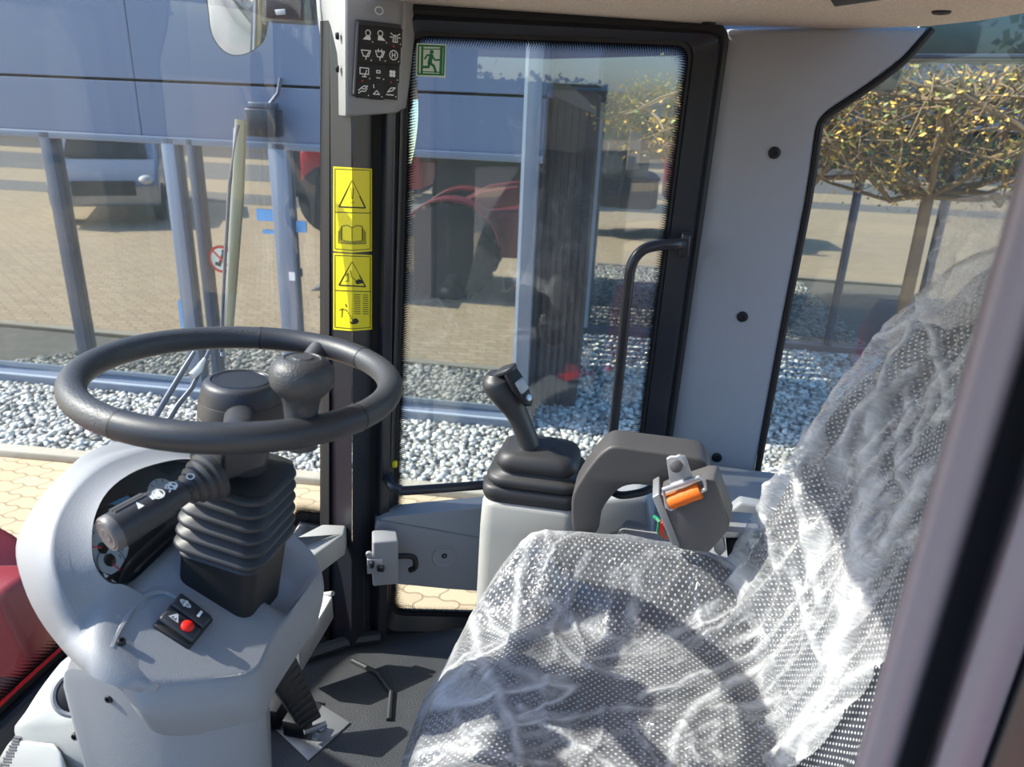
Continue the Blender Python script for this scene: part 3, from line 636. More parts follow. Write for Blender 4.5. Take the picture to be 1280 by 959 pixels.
obj('bracket_side', M().prism(rk_([(890, 666), (903, 672), (908, 688), (900, 696), (893, 690)], 1.078), (0, .05, 0)), 'plate', rbk, bevel=.0015)
obj('connector', M().prism(rk_([(908, 676), (935, 674), (940, 694), (910, 700)], 1.10), (0, .04, 0)), 'deep', rbk, bevel=.002)
obj('cable', M().tube(cr([K(948, 680, v=1.08), K(938, 692, v=1.07), K(932, 705, v=1.07)], 4), .0025, 8), 'greyprint', rbk)

# ================================================================ seat and its plastic covers
SV = .825; SH = .285
def sup_(a, nn=3.2):
    c, s = math.cos(a), math.sin(a); return math.copysign(abs(c) ** (2 / nn), c), math.copysign(abs(s) ** (2 / nn), s)
SU, SL = .035, .295
def cush(r, a):
    c, s = sup_(a); x, y = c * r, s * r
    u, v = SU + SL * x, SV + SH * y
    z = 1.615 + .105 * sm(.45, .95, abs(y)) * (1 - .45 * sm(.25, 1, x)) - .055 * sm(.55, 1, -x) + .012 * sm(0, 1, -x) * (1 - abs(y)) + .012 * math.sin(9 * x) * (1 - y * y) * .25
    if r > .9: z -= .05 * ((r - .9) / .1) ** 2
    return V((u, v, z))
seat = thing('driver_seat', 'dark dotted fabric driver seat under clear plastic, in front of the rear side window', 'seat', (.05, SV, 1.15))
mb = M(); NA = 96
def wrapuv(p): return (p.x, p.y)
def cush_full(i, j):
    a = 2 * math.pi * i
    if j <= .8: return cush(max(j / .8, .002), a)
    p = cush(1, a); t = (j - .8) / .2; c, s = sup_(a); q = 1 - .10 * t * t
    return V((SU + SL * c * q, SV + SH * s * q, p.z - .13 * t))
def cuv(i, j):
    p = cush_full(i, j); k = max(0, (j - .8) / .2) * .13; c, s = sup_(2 * math.pi * i); return (p.x + c * k, p.y + s * k)
mb.grid(cush_full, NA, 40, cuv); obj('cushion', mb, 'fabric', seat, angle=180)
def bk(t, s):                                # backrest: t -1 near .. 1 far, s 0 foot .. 1 top
    w = .27 - .10 * sm(.45, 1.0, s); z = 1.60 + .66 * s
    u = .245 + .14 * s + .05 * s * s - .065 * sm(.45, .95, abs(t)) * (1 - .6 * sm(.6, 1, s)) + .02 * math.sin(3.2 * s) * (1 - t * t)
    if abs(t) > .9: u += .05 * ((abs(t) - .9) / .1) ** 2
    if s > .93: u += .05 * ((s - .93) / .07) ** 2
    return V((u, SV + w * t, z))
def bkfull(i, j):
    t = (i - .5) * 2 / .82
    if abs(t) <= 1: return bk(t, j)
    e = math.copysign(1, t); k = (abs(t) - 1) / .22; p = bk(e, j); return V((p.x + .12 * k, p.y - e * .04 * k * k, p.z))
mb = M().grid(bkfull, 72, 48, lambda i, j: ((i - .5) * .66, j * .68)); obj('backrest', mb, 'fabric', seat, angle=180)
hr = M().loft([[V((.44 + .10 * h + a, SV + b, 2.25 + h)) for a, b in rrect(.09 * k, .27 * k, .035 * k, 5)] for h, k in ((0, .85), (.02, 1), (.13, 1), (.17, .9), (.185, .6))])
obj('headrest', hr, 'fabric', seat, angle=60)
obj('backrest_shell', M().loft([[V((.40 + .14 * s + .05 * s * s + a, SV + b, 1.58 + .66 * s)) for a, b in rrect(.09, .5 - .19 * sm(.4, 1, s), .03, 4)] for s in (0, .25, .5, .75, 1.0)]), 'gunmetal', seat)
obj('suspension', M().loft([[V((.06 + a, SV + b, z)) for a, b in rrect(w, w * .85, .04, 4)] for w, z in ((.46, 1.15), (.46, 1.19), (.36, 1.20), (.40, 1.28), (.36, 1.32), (.42, 1.40), (.42, 1.47))]), 'deep', seat)

# film over the cushion: follows it, hangs over the edges in folds
def rz(x, y, z=0, s=1.0): return 1 - min(1, abs(noise.noise(V((x * s, y * s, z)))) * 3.2)
def filmc(i, j):
    a = 2 * math.pi * i; c, s = sup_(a, 2.8)
    if j < .62:
        r = max(j / .62, .003) * 1.0; p = cush(r, a); h = .007 + .008 * rz(p.x * 3 + p.y * 6, p.y * 7 - p.x * 5, 1.3) ** 2 + .006 * rz(p.x * 14, p.y * 9, 4.1) ** 3
        return V((p.x, p.y, p.z + h))
    t = (j - .62) / .38; p = cush(1, a); k = a * 5.0
    fold = (.018 * rz(k, t * .6, 2.2) + .010 * rz(k * 2.7, t, 5.5)) * sm(0, .35, t); fl = 1 + .03 + .10 * t + .05 * t * t
    drop = .30 * t * (1 + .2 * noise.noise(V((c, s, 3))))
    q = V((SU + SL * c * fl, SV + SH * s * fl, p.z + .006 - drop)); nr = V((c, s, 0)).normalized()
    q += nr * fold
    if q.x > .27 and q.z < 1.62: q.x = .27 + (q.x - .27) * .3
    return q
def fuv(i, j):
    a = 2 * math.pi * i; c, s = sup_(a, 2.8); r = j / .62 if j < .62 else 1 + (j - .62) * 2.2; x, y = c * r, s * r
    return (x * .32 + y * .12, y * .3 - x * .16)
def proj(w):
    p = V(w) - CAM; z = p.dot(FW)
    return (CX + F * p.dot(RT) / z, CY - F * p.dot(UP) / z) if z > .05 else (-1e4, 0)
def crease_of(p, lines):                     # how strongly a gathered fold runs through a point of the film
    x, y = proj(MF.W(p)); best = 0.0
    for w, k, pts in lines:
        for a, b in zip(pts, pts[1:]):
            dx, dy = b[0] - a[0], b[1] - a[1]; t = max(0, min(1, ((x - a[0]) * dx + (y - a[1]) * dy) / (dx * dx + dy * dy)))
            d_ = math.hypot(x - a[0] - dx * t, y - a[1] - dy * t)
            if d_ < 3 * w: best = max(best, k * math.exp(-(d_ / w) ** 2) * (.75 + .5 * noise.noise(V((x * .05, y * .05, 2)))))
    return best
def wob(pts, n, amp, seed):                  # a hand-drawn fold line with a little wander
    c = cr([V((a, b, 0)) for a, b in pts], n); return [(p.x + amp * noise.noise(V((p.x * .03, p.y * .03, seed))), p.y + amp * noise.noise(V((p.x * .03, p.y * .03, seed + 9)))) for p in c]
CL = [(5, .55, [(640, 655), (655, 690), (650, 740), (640, 790)]), (4, .5, [(590, 720), (612, 770), (645, 803)]), (6, .8, [(583, 755), (604, 820), (632, 880), (652, 940)]), (4, .5, [(735, 690), (715, 745), (690, 795)]), (6, .6, [(812, 685), (798, 735), (782, 790), (778, 815)]),
      (6, .75, [(1003, 812), (930, 845), (880, 878), (850, 915), (836, 965)]), (4, .55, [(985, 785), (930, 822), (880, 845), (800, 872)]), (4, .6, [(648, 885), (700, 915), (745, 945), (770, 965)]), (5, .6, [(512, 900), (545, 858), (580, 838), (596, 800)]), (4, .65, [(500, 945), (560, 938), (630, 948), (690, 956)]),
      (3, .45, [(965, 738), (910, 772), (860, 800)]), (3, .4, [(760, 720), (800, 700), (850, 690)]), (4, .45, [(700, 800), (730, 830), (790, 850)]), (3, .5, [(560, 850), (570, 900), (600, 935)]), (3, .5, [(620, 700), (600, 740), (572, 800), (545, 860)]), (3, .35, [(690, 665), (678, 720), (668, 760)]), (4, .5, [(900, 700), (940, 730), (975, 770)]), (3, .4, [(880, 930), (930, 890), (985, 860)]), (3, .4, [(830, 930), (900, 905), (980, 890)])]
CL = [(w, k, wob(p, 5, 9, i)) for i, (w, k, p) in enumerate(CL)]
BL = [(13, .85, [(1098, 500), (1086, 600), (1070, 700), (1052, 800), (1040, 850)]), (10, .8, [(1160, 590), (1120, 660), (1075, 740), (1045, 830)]), (4, .6, [(985, 690), (1003, 760), (1030, 840)]), (5, .6, [(1010, 520), (1000, 610), (1012, 700), (1028, 760)]), (5, .7, [(1128, 322), (1150, 380), (1176, 445), (1186, 520)]), (4, .5, [(1165, 350), (1120, 440), (1085, 520), (1060, 600)]), (4, .5, [(1105, 345), (1075, 420), (1040, 500)]),
      (4, .55, [(962, 580), (952, 640), (975, 720)]), (5, .6, [(1140, 480), (1125, 560), (1135, 640)]), (8, .7, [(1110, 830), (1060, 850), (1010, 890), (985, 950)]), (7, .7, [(1090, 880), (1040, 900), (1000, 950)]), (4, .5, [(1060, 430), (1100, 420), (1150, 400)]), (4, .5, [(1180, 460), (1150, 540), (1110, 620), (1090, 690)])]
BL = [(w, k, wob(p, 5, 10, i + 40)) for i, (w, k, p) in enumerate(BL)]
def creased(mb, lines, lift, dirn):
    cs = [crease_of(p, lines) for p in mb.v]; mb.v = [p + dirn * (lift * c) for p, c in zip(mb.v, cs)]; return mb, cs
def set_crease(o, cs): a = o.data.attributes.new('crease', 'FLOAT', 'POINT'); a.data.foreach_set('value', cs)
mbc, cs = creased(M().grid(filmc, 300, 100, fuv), CL, .008, V((-.1, -.3, .95)))
cov = obj('seat_cover', mbc, 'film', None, base=(SU, SV, 1.40), angle=180); set_crease(cov, cs)
tag(cov, 'clear wrinkled plastic film draped over the seat cushion', 'plastic film')
def filmb(i, j):
    t = -1.02 + 2.24 * i; s = -.03 + 1.06 * j
    p = bk(max(-1, min(1, t)), max(0, min(1, s)))
    if t > 1: p = V((p.x + (t - 1) * .55, p.y + (t - 1) * .05, p.z))
    w = .010 + .020 * rz(t * 4.2 + s * 1.5, s * .9, 7.1) ** 2 + .010 * rz(t * 9, s * 3, 9.9) ** 2 + .012 * sm(.75, 1, s)
    if s < 0: p.z += s * .6
    return p + V((-w, (t * .006), .2 * w))
def keepb(i, j):
    t = -1.02 + 2.24 * i; s = -.03 + 1.06 * j; lim = -.35 - .5 * sm(.30, .62, s) - .25 * (1 - sm(.0, .12, s)); lim = lim if s < .64 else -.85 + 1.0 * sm(.64, .9, s)
    return t > lim + .05 * noise.noise(V((s * 9, 1, 1)))
mbb, cs2 = creased(M().grid(filmb, 150, 150, lambda i, j: (i * .62, j * .7), keepb), BL, .014, V((-.85, -.4, .2)))
cov2 = obj('seat_cover', mbb, 'filmback', None, base=(.3, SV, 1.6), angle=180); set_crease(cov2, cs2)
tag(cov2, 'crumpled clear plastic film bag pulled over the seat backrest', 'plastic film')
top_ = [[K(1172, 252, v=.86), K(1210, 246, v=.80), K(1250, 240, v=.74), K(1300, 236, v=.68)], [K(1176, 290, v=.87), K(1215, 285, v=.81), K(1255, 285, v=.74), K(1300, 285, v=.68)], [K(1160, 340, v=.90), K(1195, 345, v=.82), K(1235, 345, v=.75), K(1290, 340, v=.69)], [K(1150, 395, v=.90), K(1182, 412, v=.82), K(1215, 405, v=.76), K(1262, 395, v=.70)]]
def sheet(i, j):
    def lerp(r, x): k = min(2, int(x * 3)); return mix(r[k], r[k + 1], x * 3 - k)
    k = min(2, int(j * 3)); p = mix(lerp(top_[k], i), lerp(top_[k + 1], i), j * 3 - k); w = .012 * rz(i * 3 + j * 2, j * 1.2 - i, 3.3) ** 2 * (.3 + j)
    return p + V((-w, -w, 0))
cov3 = obj('seat_cover', M().grid(sheet, 48, 40, lambda i, j: (i * .2 + .3, j * .25)), 'film', None, base=(.4, .8, 2.2), angle=180)
tag(cov3, 'smooth translucent plastic sheet sticking up above the seat backrest', 'plastic film')
# ================================================================ CAB SHELL
FZ, CZ = 1.15, 2.555
A0 = V((-.62, 1.40, 0)); B0 = V((.105, 1.70, 0))
def mv(p): return V((p.x, 2 * CV - p.y, p.z))
fl = [V((-.86, .5, 0)), V((-.89, .8, 0)), V((-.86, 1.05, 0)), V((-.66, 1.38, 0)), V((.10, 1.70, 0)), V((.62, 1.70, 0)), V((.75, 1.45, 0)), V((.75, .1, 0)), V((.62, -.12, 0)), V((.10, -.12, 0)), V((-.66, .18, 0))]
o = obj('floor', M().prism([V((p.x, p.y, FZ)) for p in fl], (0, 0, -.05)), 'floor'); tag(o, 'black rubber cab floor', 'floor', kind='structure')
mat_ = [K(372, 830, z=FZ), K(440, 828, z=FZ), K(490, 868, z=FZ), K(480, 960, z=FZ), V((-.1, .75, FZ)), V((.35, .75, FZ)), V((.35, 1.25, FZ)), V((-.32, 1.28, FZ))]
tm = obj('floor_mat', M().tube([K(440, 826, z=FZ + .004), K(472, 842, z=FZ + .004), K(489, 866, z=FZ + .004), K(486, 900, z=FZ + .004)], .006, 8), 'black'); tag(tm, 'raised rubber seam across the cab floor', 'trim', kind='structure')
tm.name = 'trim_3'
ceil_ = [K(507, 8, z=CZ), Dp(.40, CZ, 1.52), V((.11, 1.70, CZ)), V((.34, 1.71, CZ)), K(1165, 33, z=CZ), K(1230, 26, z=CZ), K(1284, 17, z=CZ), V((.78, 1.2, CZ)), V((.78, .3, CZ)), V((.5, .0, CZ)), V((.1, -.1, CZ)), V((-.42, .12, CZ)), V((-.5, .5, CZ)), V((-.53, .8, CZ)), V((-.53, 1.15, CZ))]
o = obj('ceiling', M().prism(ceil_, (0, 0, .07)), 'headliner', bevel=.008); tag(o, 'pale woven headliner of the cab roof', 'ceiling', kind='structure')
for px, py in ((543, 9), (886, 28), (1177, 14)): screw(o, K(px, py, z=CZ) - V((0, 0, .001)), (0, 0, -1), .014)
rl = thing('roof_lamp', 'dark rectangular cab lamp at the top edge of the headliner', 'lamp', V((.2, 1.3, CZ)))
q = [K(1034, -4, z=CZ - .008), K(1042, 9, z=CZ - .008), K(1108, 0, z=CZ - .008), K(1110, -20, z=CZ - .008)]
obj('lamp_body', M().prism(q, (0, 0, .02)), 'deep', rl, bevel=.003)
# roof skin above
o = obj('roof', M().prism([V((p.x * 1.03 + .0, CV + (p.y - CV) * 1.05, CZ + .075)) for p in ceil_], (0, 0, .10)), 'blackpaint', bevel=.03); tag(o, 'cab roof', 'roof', kind='structure')

# right-hand B pillar lining
bp = [(905, 36), (1035, 33), (1165, 34), (1130, 72), (1085, 106), (1036, 138), (1026, 149), (1021, 162), (1008, 250), (975, 420), (940, 610), (925, 700), (815, 700), (826, 575), (846, 440), (868, 292), (888, 150)]
o = obj('trim_1', M().prism([K(px, py, v=1.70) for px, py in bp], (0, .06, 0)), 'headliner', bevel=.012, seg=4, angle=60); tag(o, 'pale grey lining of the right rear cab pillar', 'pillar lining', kind='structure')
MT['lining'] = simple('pillar_lining', lin((158, 159, 162)), .75, grain=.0008, gscale=500); o.data.materials[0] = MT['lining']
for px, py in ((968, 191), (928, 396), (896, 572)): screw(o, K(px, py, v=1.699), (0, -1, 0), .0125)
sl = [K(px, py, v=1.706) for px, py in ((1165, 36), (1131, 75), (1087, 109), (1039, 141), (1029, 151), (1024, 163), (1011, 251), (978, 421), (943, 611), (930, 690))]
obj('window_seal', M().tube(cr(sl, 3), .008, 8), 'deep', o)

# rear side window
w2 = [K(px, py, v=1.735) for px, py in ((1165, 20), (1128, 75), (1080, 110), (1030, 145), (1016, 165), (1003, 250), (970, 420), (925, 700))] + [V((.98, 1.735, 1.35)), V((.98, 1.735, 2.62))]
o = obj('window_2', M().prism(w2, (0, .006, 0)), 'rearglass', smooth=False); tag(o, 'rear side window of the cab', 'window', kind='structure')
ug = thing('roof_gutter', 'dark green tinted roof gutter band above the rear side window', 'gutter', V((.7, 1.80, 2.48)))
obj('gutter_band', M().prism([K(1118, 76, v=1.79), K(1160, 15, v=1.79), K(1330, -10, v=1.79), K(1330, 78, v=1.79)], (0, .09, 0)), 'darkgreen' if 'darkgreen' in MT else 'blackpaint', ug, bevel=.008)
obj('gutter_lip', M().tube([K(1128, 71, v=1.78), K(1320, 71, v=1.78)], .006, 8), 'alu_dark', ug)
wl = thing('lamp_bracket', 'black angular lamp bracket outside the top corner of the rear side window', 'bracket', K(1108, 95, v=1.80))
obj('bracket_plate', M().prism([K(1080, 110, v=1.80), K(1128, 72, v=1.80), K(1134, 74, v=1.80), K(1120, 112, v=1.80), K(1114, 117, v=1.80)], (0, .07, 0)), 'gunmetal', wl, bevel=.004)

# right A pillar: two facets, a dark rebate and a post
o = thing('trim_2', 'dark two-faced front right cab pillar', 'pillar', V((A0.x, A0.y, 1.15)), kind='structure')
def _pl(a, b, c):
    n = (b - a).cross(c - a).normalized(); n = n if n.y < 0 else -n; return n, n.dot(a)
PL1 = _pl(D(412, 0, 1.50), D(440, 0, 1.465), D(440, 800, 1.465)); PL2 = _pl(D(440.3, 0, 1.465), D(466, 0, 1.495), D(440.3, 800, 1.465))
def edge(xt, xb, q):
    if isinstance(q, tuple): return K(xt, 0, plane=q), K(xb, 800, plane=q)
    return D(xt, 0, q), D(xb, 800, q)
def pil(name, cols, mat, par):               # cols: (x at y=0, x at y=800, q)
    tops = []; bots = []
    for xt, xb, q in cols:
        a, b = edge(xt, xb, q); e = (a - b) / (a.z - b.z); bots.append(b + e * (1.16 - b.z)); tops.append(b + e * (2.62 - b.z))
    return obj(name, M().loft([bots, tops]), mat, par, smooth=False, bevel=.002)
pil('front_face', [(412, 411, PL1), (440, 440, 1.465), (440, 440, 1.55), (412, 411, 1.56)], 'blackpaint', o)
pil('side_face', [(440.3, 440.3, 1.465), (466, 463, PL2), (466, 463, 1.55), (440.3, 440.3, 1.55)], 'blackpaint', o)
pil('rebate', [(458, 455, 1.515), (480, 474, 1.515), (480, 474, 1.55), (458, 455, 1.55)], 'deep', o)
pil('rear_post', [(480.3, 468.3, 1.495), (486, 473, 1.485), (497, 483, 1.492), (503, 490, 1.54), (480.3, 468.3, 1.54)], 'blackpaint', o)
pil('screen_seal', [(400, 400, 1.53), (412.3, 411.3, 1.50), (412.3, 411.3, 1.56), (400, 400, 1.58)], 'deep', o)

# switch pod on the pillar with its twelve key pad
sp = thing('switch_pod', 'grey overhead switch pod with black twelve key panel on the front cab pillar', 'switch panel', K(440, 145, v=1.36))
def PV(px, py, v): return K(px, py, v=v)
face = [PV(432, -30, 1.33), PV(508, -30, 1.40), PV(507, 24, 1.395), PV(499, 104, 1.39), PV(495, 134, 1.388), PV(490, 141, 1.387), PV(432, 146, 1.33)]
lf = [PV(392, -30, 1.40), PV(396, 20, 1.40), (PV(408, 110, 1.40)), PV(413, 138, 1.40), PV(418, 145, 1.39)]
backp = [p + V((.0, .09, .0)) for p in face]
obj('pod_face', M().loft([face, [p + V((0, .10, 0)) for p in face]]), 'grey', sp, bevel=.005, seg=3, smooth=True)
lfp = [face[0], *lf, face[6]]
obj('pod_side', M().loft([[p + V((0, .001, 0)) for p in lfp], [p + V((.01, .085, 0)) for p in lfp]]), 'grey_light', sp, bevel=.003)
for px, py in ((422, 45), (422, 86)): screw(sp, PV(px, py, 1.35) , (-.85, -.5, 0), .006)
kc = [(444, 24), (500, 31), (492, 122), (439, 120)]
def fpl():
    a, b, c = face[0], face[1], face[6]; n = (b - a).cross(c - a).normalized(); n = n if n.y < 0 else -n; return n, n.dot(a)
fn, fd = fpl()
def FP(px, py, lift=0): return K(px, py, plane=(fn, fd)) + fn * lift
kq = [FP(*p) for p in kc]
kp = obj('key_panel', M().prism([p + fn * .0 for p in kq], fn * .006), 'black', sp, bevel=.002)
obj('panel_edge', M().tube([FP(446, 27, .006), FP(441, 117, .006)], .0022, 8), 'gunmetal', kp)
kx = (kq[1] - kq[0]).normalized(); ky = kx.cross(fn); ky = ky if ky.z > 0 else -ky
cells = [[(457, 44), (474.5, 45), (492, 47)], [(455.5, 67), (473, 68), (490, 69)], [(453.5, 90), (471, 91), (488.5, 92)], [(452, 111), (469, 113), (486.5, 113)]]
S = .0105
def icon(d, r, c):
    w = .0017; st = lambda pts, cl=False: d.stroke([(a * S, b * S) for a, b in pts], w, cl)
    if r == 0 and c < 2:
        s = 1 if c == 0 else -1; d.ring((.15 * s * S, .35 * S), .42 * S, w); d.poly([(a * S * s, b * S) for a, b in ((-.75, -.7), (.6, -.7), (.55, -.1), (-.1, -.05))])
    elif r == 0: st([(-.4, -.7), (.4, -.7), (.3, .3), (-.3, .3)], True); st([(-.8, .6), (-.5, .4)]); st([(.8, .6), (.5, .4)]); st([(-.9, 0), (-.55, 0)]); st([(.9, 0), (.55, 0)]); st([(0, -.5), (0, .2)])
    elif r == 1 and c < 2:
        st([(-.8, .5), (.8, .5), (.45, -.4), (-.45, -.4)], True); st([(0, -.6), (.5, .3)]); st([(0, -.9), (0, -.5)])
        if c == 1: st([(-.3, .3), (-.3, .8)]); st([(.3, .3), (.3, .8)])
    elif r == 1: d.ring((0, 0), .72 * S, w); st([(-.25, -.35), (-.25, .35)]); st([(.25, -.35), (.25, .35)]); st([(-.25, 0), (.25, 0)])
    elif r == 2 and c == 0: st([(-.75, -.3), (-.75, .65), (.75, .65), (.75, -.3)], True); st([(0, -.7), (.4, .3)]); st([(-.35, -.7), (.35, -.7)])
    elif r == 2 and c == 1: d.ring((0, .1), .68 * S, w, ry=.55 * S); st([(-.3, 0), (-.3, .35), (.3, .35), (.3, 0)], True); st([(-.3, -.8), (.3, -.8)])
    elif r == 2:
        for k in range(4): a = rad(45 + 90 * k); d.disc((.36 * S * math.cos(a), .36 * S * math.sin(a)), .3 * S, 10)
    elif c == 0: st([(-.8, -.7), (-.2, -.3), (.3, -.4), (.7, .1)]); st([(-.8, -.3), (-.3, .2), (.2, .5), (.8, .5), (.2, 0), (-.3, .1)])
    elif c == 1: st([(-.6, -.6), (.5, -.6), (0, 0)], True); st([(-.6, .9), (-.5, .4)])
    else: st([(-.8, -.7), (.5, -.7)]); st([(-.6, -.3), (0, .4), (.8, .5), (.3, 0), (-.6, -.3)])
for r in range(4):
    for c in range(3):
        p = FP(*cells[r][c], .006); key = obj('key', M().box(p + fn * .0008, (.0275, .0305, .0016), (kx, ky, fn)), 'deep', kp, bevel=.0012)
        d = Dec(p + fn * .0018, kx, ky, .0004)
        if d.n.dot(fn) < 0: d.l = -.0004
        icon(d, r, c); d.disc((.95 * S, -.95 * S), .0011, 8)
        obj('key_symbol', d.m, 'white', key, smooth=False)
for px, py in ((490, 58), (451, 101), (486.5, 102.5)): obj('indicator_light', M().lathe([(.0016, 0), (.0014, .0007), (.0003, .001)], FP(px, py, .0085), fn, 10), 'redbtn', kp)

# safety stickers bent over the pillar edge
def PP(px, py, lift=.0012):
    n, d_ = PL1 if px <= 440 else PL2; return K(px, py, plane=(n, d_ + lift))
def sticker(name, lab, y0, y1, div, content):
    me = M(); r = []
    for x in (416.5, 440, 465): r.append((PP(x, y0 + (x - 440) * .06 + .5), PP(x, y1 + (x - 440) * -.0 + (2 if x == 440 else 0))))
    o = obj(name, M().add([r[0][0], r[1][0], r[2][0], r[2][1], r[1][1], r[0][1]], [(0, 1, 4, 5), (1, 2, 3, 4)]), 'yellow', smooth=False, solid=.0004); tag(o, lab, 'sticker', 'yellow safety stickers on the front pillar')
    pm = M()
    def st(pts, w, closed=False):             # stroke in pixel space re-cut at the pillar edge so that it hugs the bend
        n = len(pts)
        for i in range(n if closed else n - 1):
            a, b = pts[i], pts[(i + 1) % n]; ts = [0, 1]
            if (a[0] - 440) * (b[0] - 440) < 0: ts = [0, (440 - a[0]) / (b[0] - a[0]), 1]
            dx, dy = b[0] - a[0], b[1] - a[1]; L_ = math.hypot(dx, dy) or 1; ox, oy = -dy / L_ * w / 2, dx / L_ * w / 2
            for t0, t1 in zip(ts, ts[1:]):
                p0 = (a[0] + dx * t0, a[1] + dy * t0); p1 = (a[0] + dx * t1, a[1] + dy * t1)
                pm.add([PP(p0[0] + ox, p0[1] + oy, .0018), PP(p0[0] - ox, p0[1] - oy, .0018), PP(p1[0] - ox, p1[1] - oy, .0018), PP(p1[0] + ox, p1[1] + oy, .0018)], [(0, 1, 2, 3)])
    def fill(pts): pm.add([PP(x, y, .0018) for x, y in pts], [tuple(range(len(pts)))])
    st([(418.5, y0 + 2), (440, y0 + 3.2), (463, y0 + 4)], .8); st([(418.5, y1 - 3), (440, y1 - 1), (463, y1 - 2.5)], .8); st([(418.5, y0 + 2), (418.5, y1 - 3)], .7); st([(463, y0 + 4), (463, y1 - 2.5)], .7)
    st([(418, div - 1), (440, div), (464, div + .5)], .9)
    content(st, fill); obj('sticker_print', pm, 'print', o, smooth=False); return o
def c1(st, fill):
    st([(440, 226), (423.5, 258.5), (457, 260)], 1.7, True); fill([(438.2, 235), (442.4, 235), (441.2, 249), (439.4, 249)]); fill([(438.6, 251.5), (441.8, 251.5), (441.8, 255), (438.6, 255)])
    for k in range(3):
        e = k * 2.2; st([(426.5 - e * .8, 284 + e), (426.5 - e * .8, 300 + e * .8), (440, 302.5 + e * .6), (453.5 + e * .8, 301 + e * .8), (453.5 + e * .8, 285 + e)], .8)
    st([(427, 283), (434, 281.5), (440, 285), (446, 282), (453, 283)], .9); st([(440, 285), (440, 302)], .9); st([(427, 283), (427, 300)], .8); st([(453, 283), (453, 301)], .8)
def c2(st, fill):
    st([(440, 327.5), (423.5, 356.5), (457, 358.5)], 1.6, True); fill([(444, 352), (448, 349), (452, 350), (454, 354), (446, 355.5)]); st([(432, 345), (435, 342), (435, 352)], .9); st([(438, 338), (440, 347), (445, 351)], .8); st([(431, 352), (436, 351)], .8)
    for k in range(10): st([(442.5, 368.5 + k * 2.6), (450.5, 368.7 + k * 2.6)], .8); st([(453.5, 368.8 + k * 2.6), (460.5, 369 + k * 2.6)], .8)
    st([(424, 388), (428, 386), (433, 388)], .9); st([(428, 386), (427, 397)], .9); st([(432, 380), (433, 384)], 1.2)
    for k in range(4): st([(433 + 2.1 * k, 388 + 3 * k), (434 + 2.1 * k, 389.5 + 3 * k)], 1.2)
    fill([(437, 403), (441, 399), (446, 398), (449, 402), (446, 405), (440, 405.5)])
sticker('warning_sticker', 'upper yellow warning sticker with exclamation triangle and open book', 209, 314, 266, c1)
sticker('warning_sticker', 'lower yellow warning sticker with crushing hazard triangle and reach table', 317, 412, 364, c2)

# windscreen wrapped round the front corner
WT0 = 0.0
def zb(i): return 1.47 + .045 * math.sin(math.pi * i) - .19 * sm(.08, .16, i) * (1 - sm(.36, .44, i))
def wsc(t, z):                               # t 0 at the right pillar .. 1 at the left pillar
    a = math.pi * (WT0 + (1 - 2 * WT0) * t); c, s = sup_(a, 2.35); return V((-.655 - .235 * s + .045 * (z - 1.5), .80 + .592 * c, z))
while WT0 < .2 and proj(MF.W(wsc(0, 2.0)))[0] > 409: WT0 += .0005
mb = M().grid(lambda i, j: wsc(i, zb(i) + (2.80 - zb(i)) * j), 60, 10)
o = obj('window_1', mb, 'glass', None, base=(-.75, .8, 1.47), angle=180); tag(o, 'curved wrap-around windscreen', 'windscreen', kind='structure')

def inw(p, k): return V((p.x + k, .80 + (p.y - .80) * (1 - k * 1.2), p.z))
fr_ = M(); Lw = 1.9
fr_.grid(lambda i, j: inw(wsc(i, zb(i) + .012 + .034 * j), .003), 60, 1, lambda i, j: (i * Lw, j))
fr_.grid(lambda i, j: inw(wsc(.001 + .012 * i, 1.53 + 1.2 * j), .003), 1, 30, lambda i, j: (j * 1.2, i))
obj('frit', fr_, 'frit', o, smooth=False)
obj('edge_band', M().grid(lambda i, j: inw(wsc(i, zb(i) - .03 + .042 * j), .002), 60, 1), 'deep', o, smooth=False)
red_ = M().tube([inw(wsc(k / 40, zb(k / 40) + .010), .005) for k in range(12, 30)], .003, 6); obj('red_edge_seal', red_, 'red', o)
# lower front wall, sill and rail
o = obj('wall_front', M().loft([[V((wsc(k / 40, 1.2).x + .005, wsc(k / 40, 1.2).y, 1.12)) for k in range(41)], [V((wsc(k / 40, 1.2).x + .010, wsc(k / 40, 1.2).y, zb(k / 40) - .01)) for k in range(41)]], False, False, False), 'blackpaint', solid=.03, angle=180); tag(o, 'black lower front wall of the cab', 'wall', kind='structure')
sill = [K(352, 690, v=1.22), K(372, 673, v=1.24), K(402, 655, v=1.33), K(433, 656, v=1.35), K(430, 668, v=1.31), K(384, 701, v=1.20)]
o = thing('trim_4', 'pale grey sill ledge between dashboard and front pillar', 'ledge', sill[3] - V((0, 0, .1)), kind='structure')
obj('sill_top', M().prism(sill, (0, 0, -.055)), 'grey_light', o, bevel=.006, seg=3)
rr = [K(356, 806, v=1.20), K(402, 742, v=1.30), K(416, 745, v=1.28), K(374, 815, v=1.17)]
obj('lower_rail', M().prism(rr, (0, 0, -.06)), 'zinc', o, bevel=.004)
obj('rail_cap', M().tube([K(402, 744, v=1.30), K(416, 742, v=1.29)], .006, 8), 'grey_light', o)
obj('corner_box', M().prism([K(405, 700, v=1.37), K(455, 690, v=1.37), K(458, 800, v=1.37), K(405, 812, v=1.36)], (-.02, .06, 0)), 'blackpaint', o, bevel=.006)
obj('kick_edge', M().tube([K(372, 822, z=FZ + .015), K(440, 800, z=FZ + .015), K(475, 795, z=FZ + .015)], .016, 8), 'black', o)

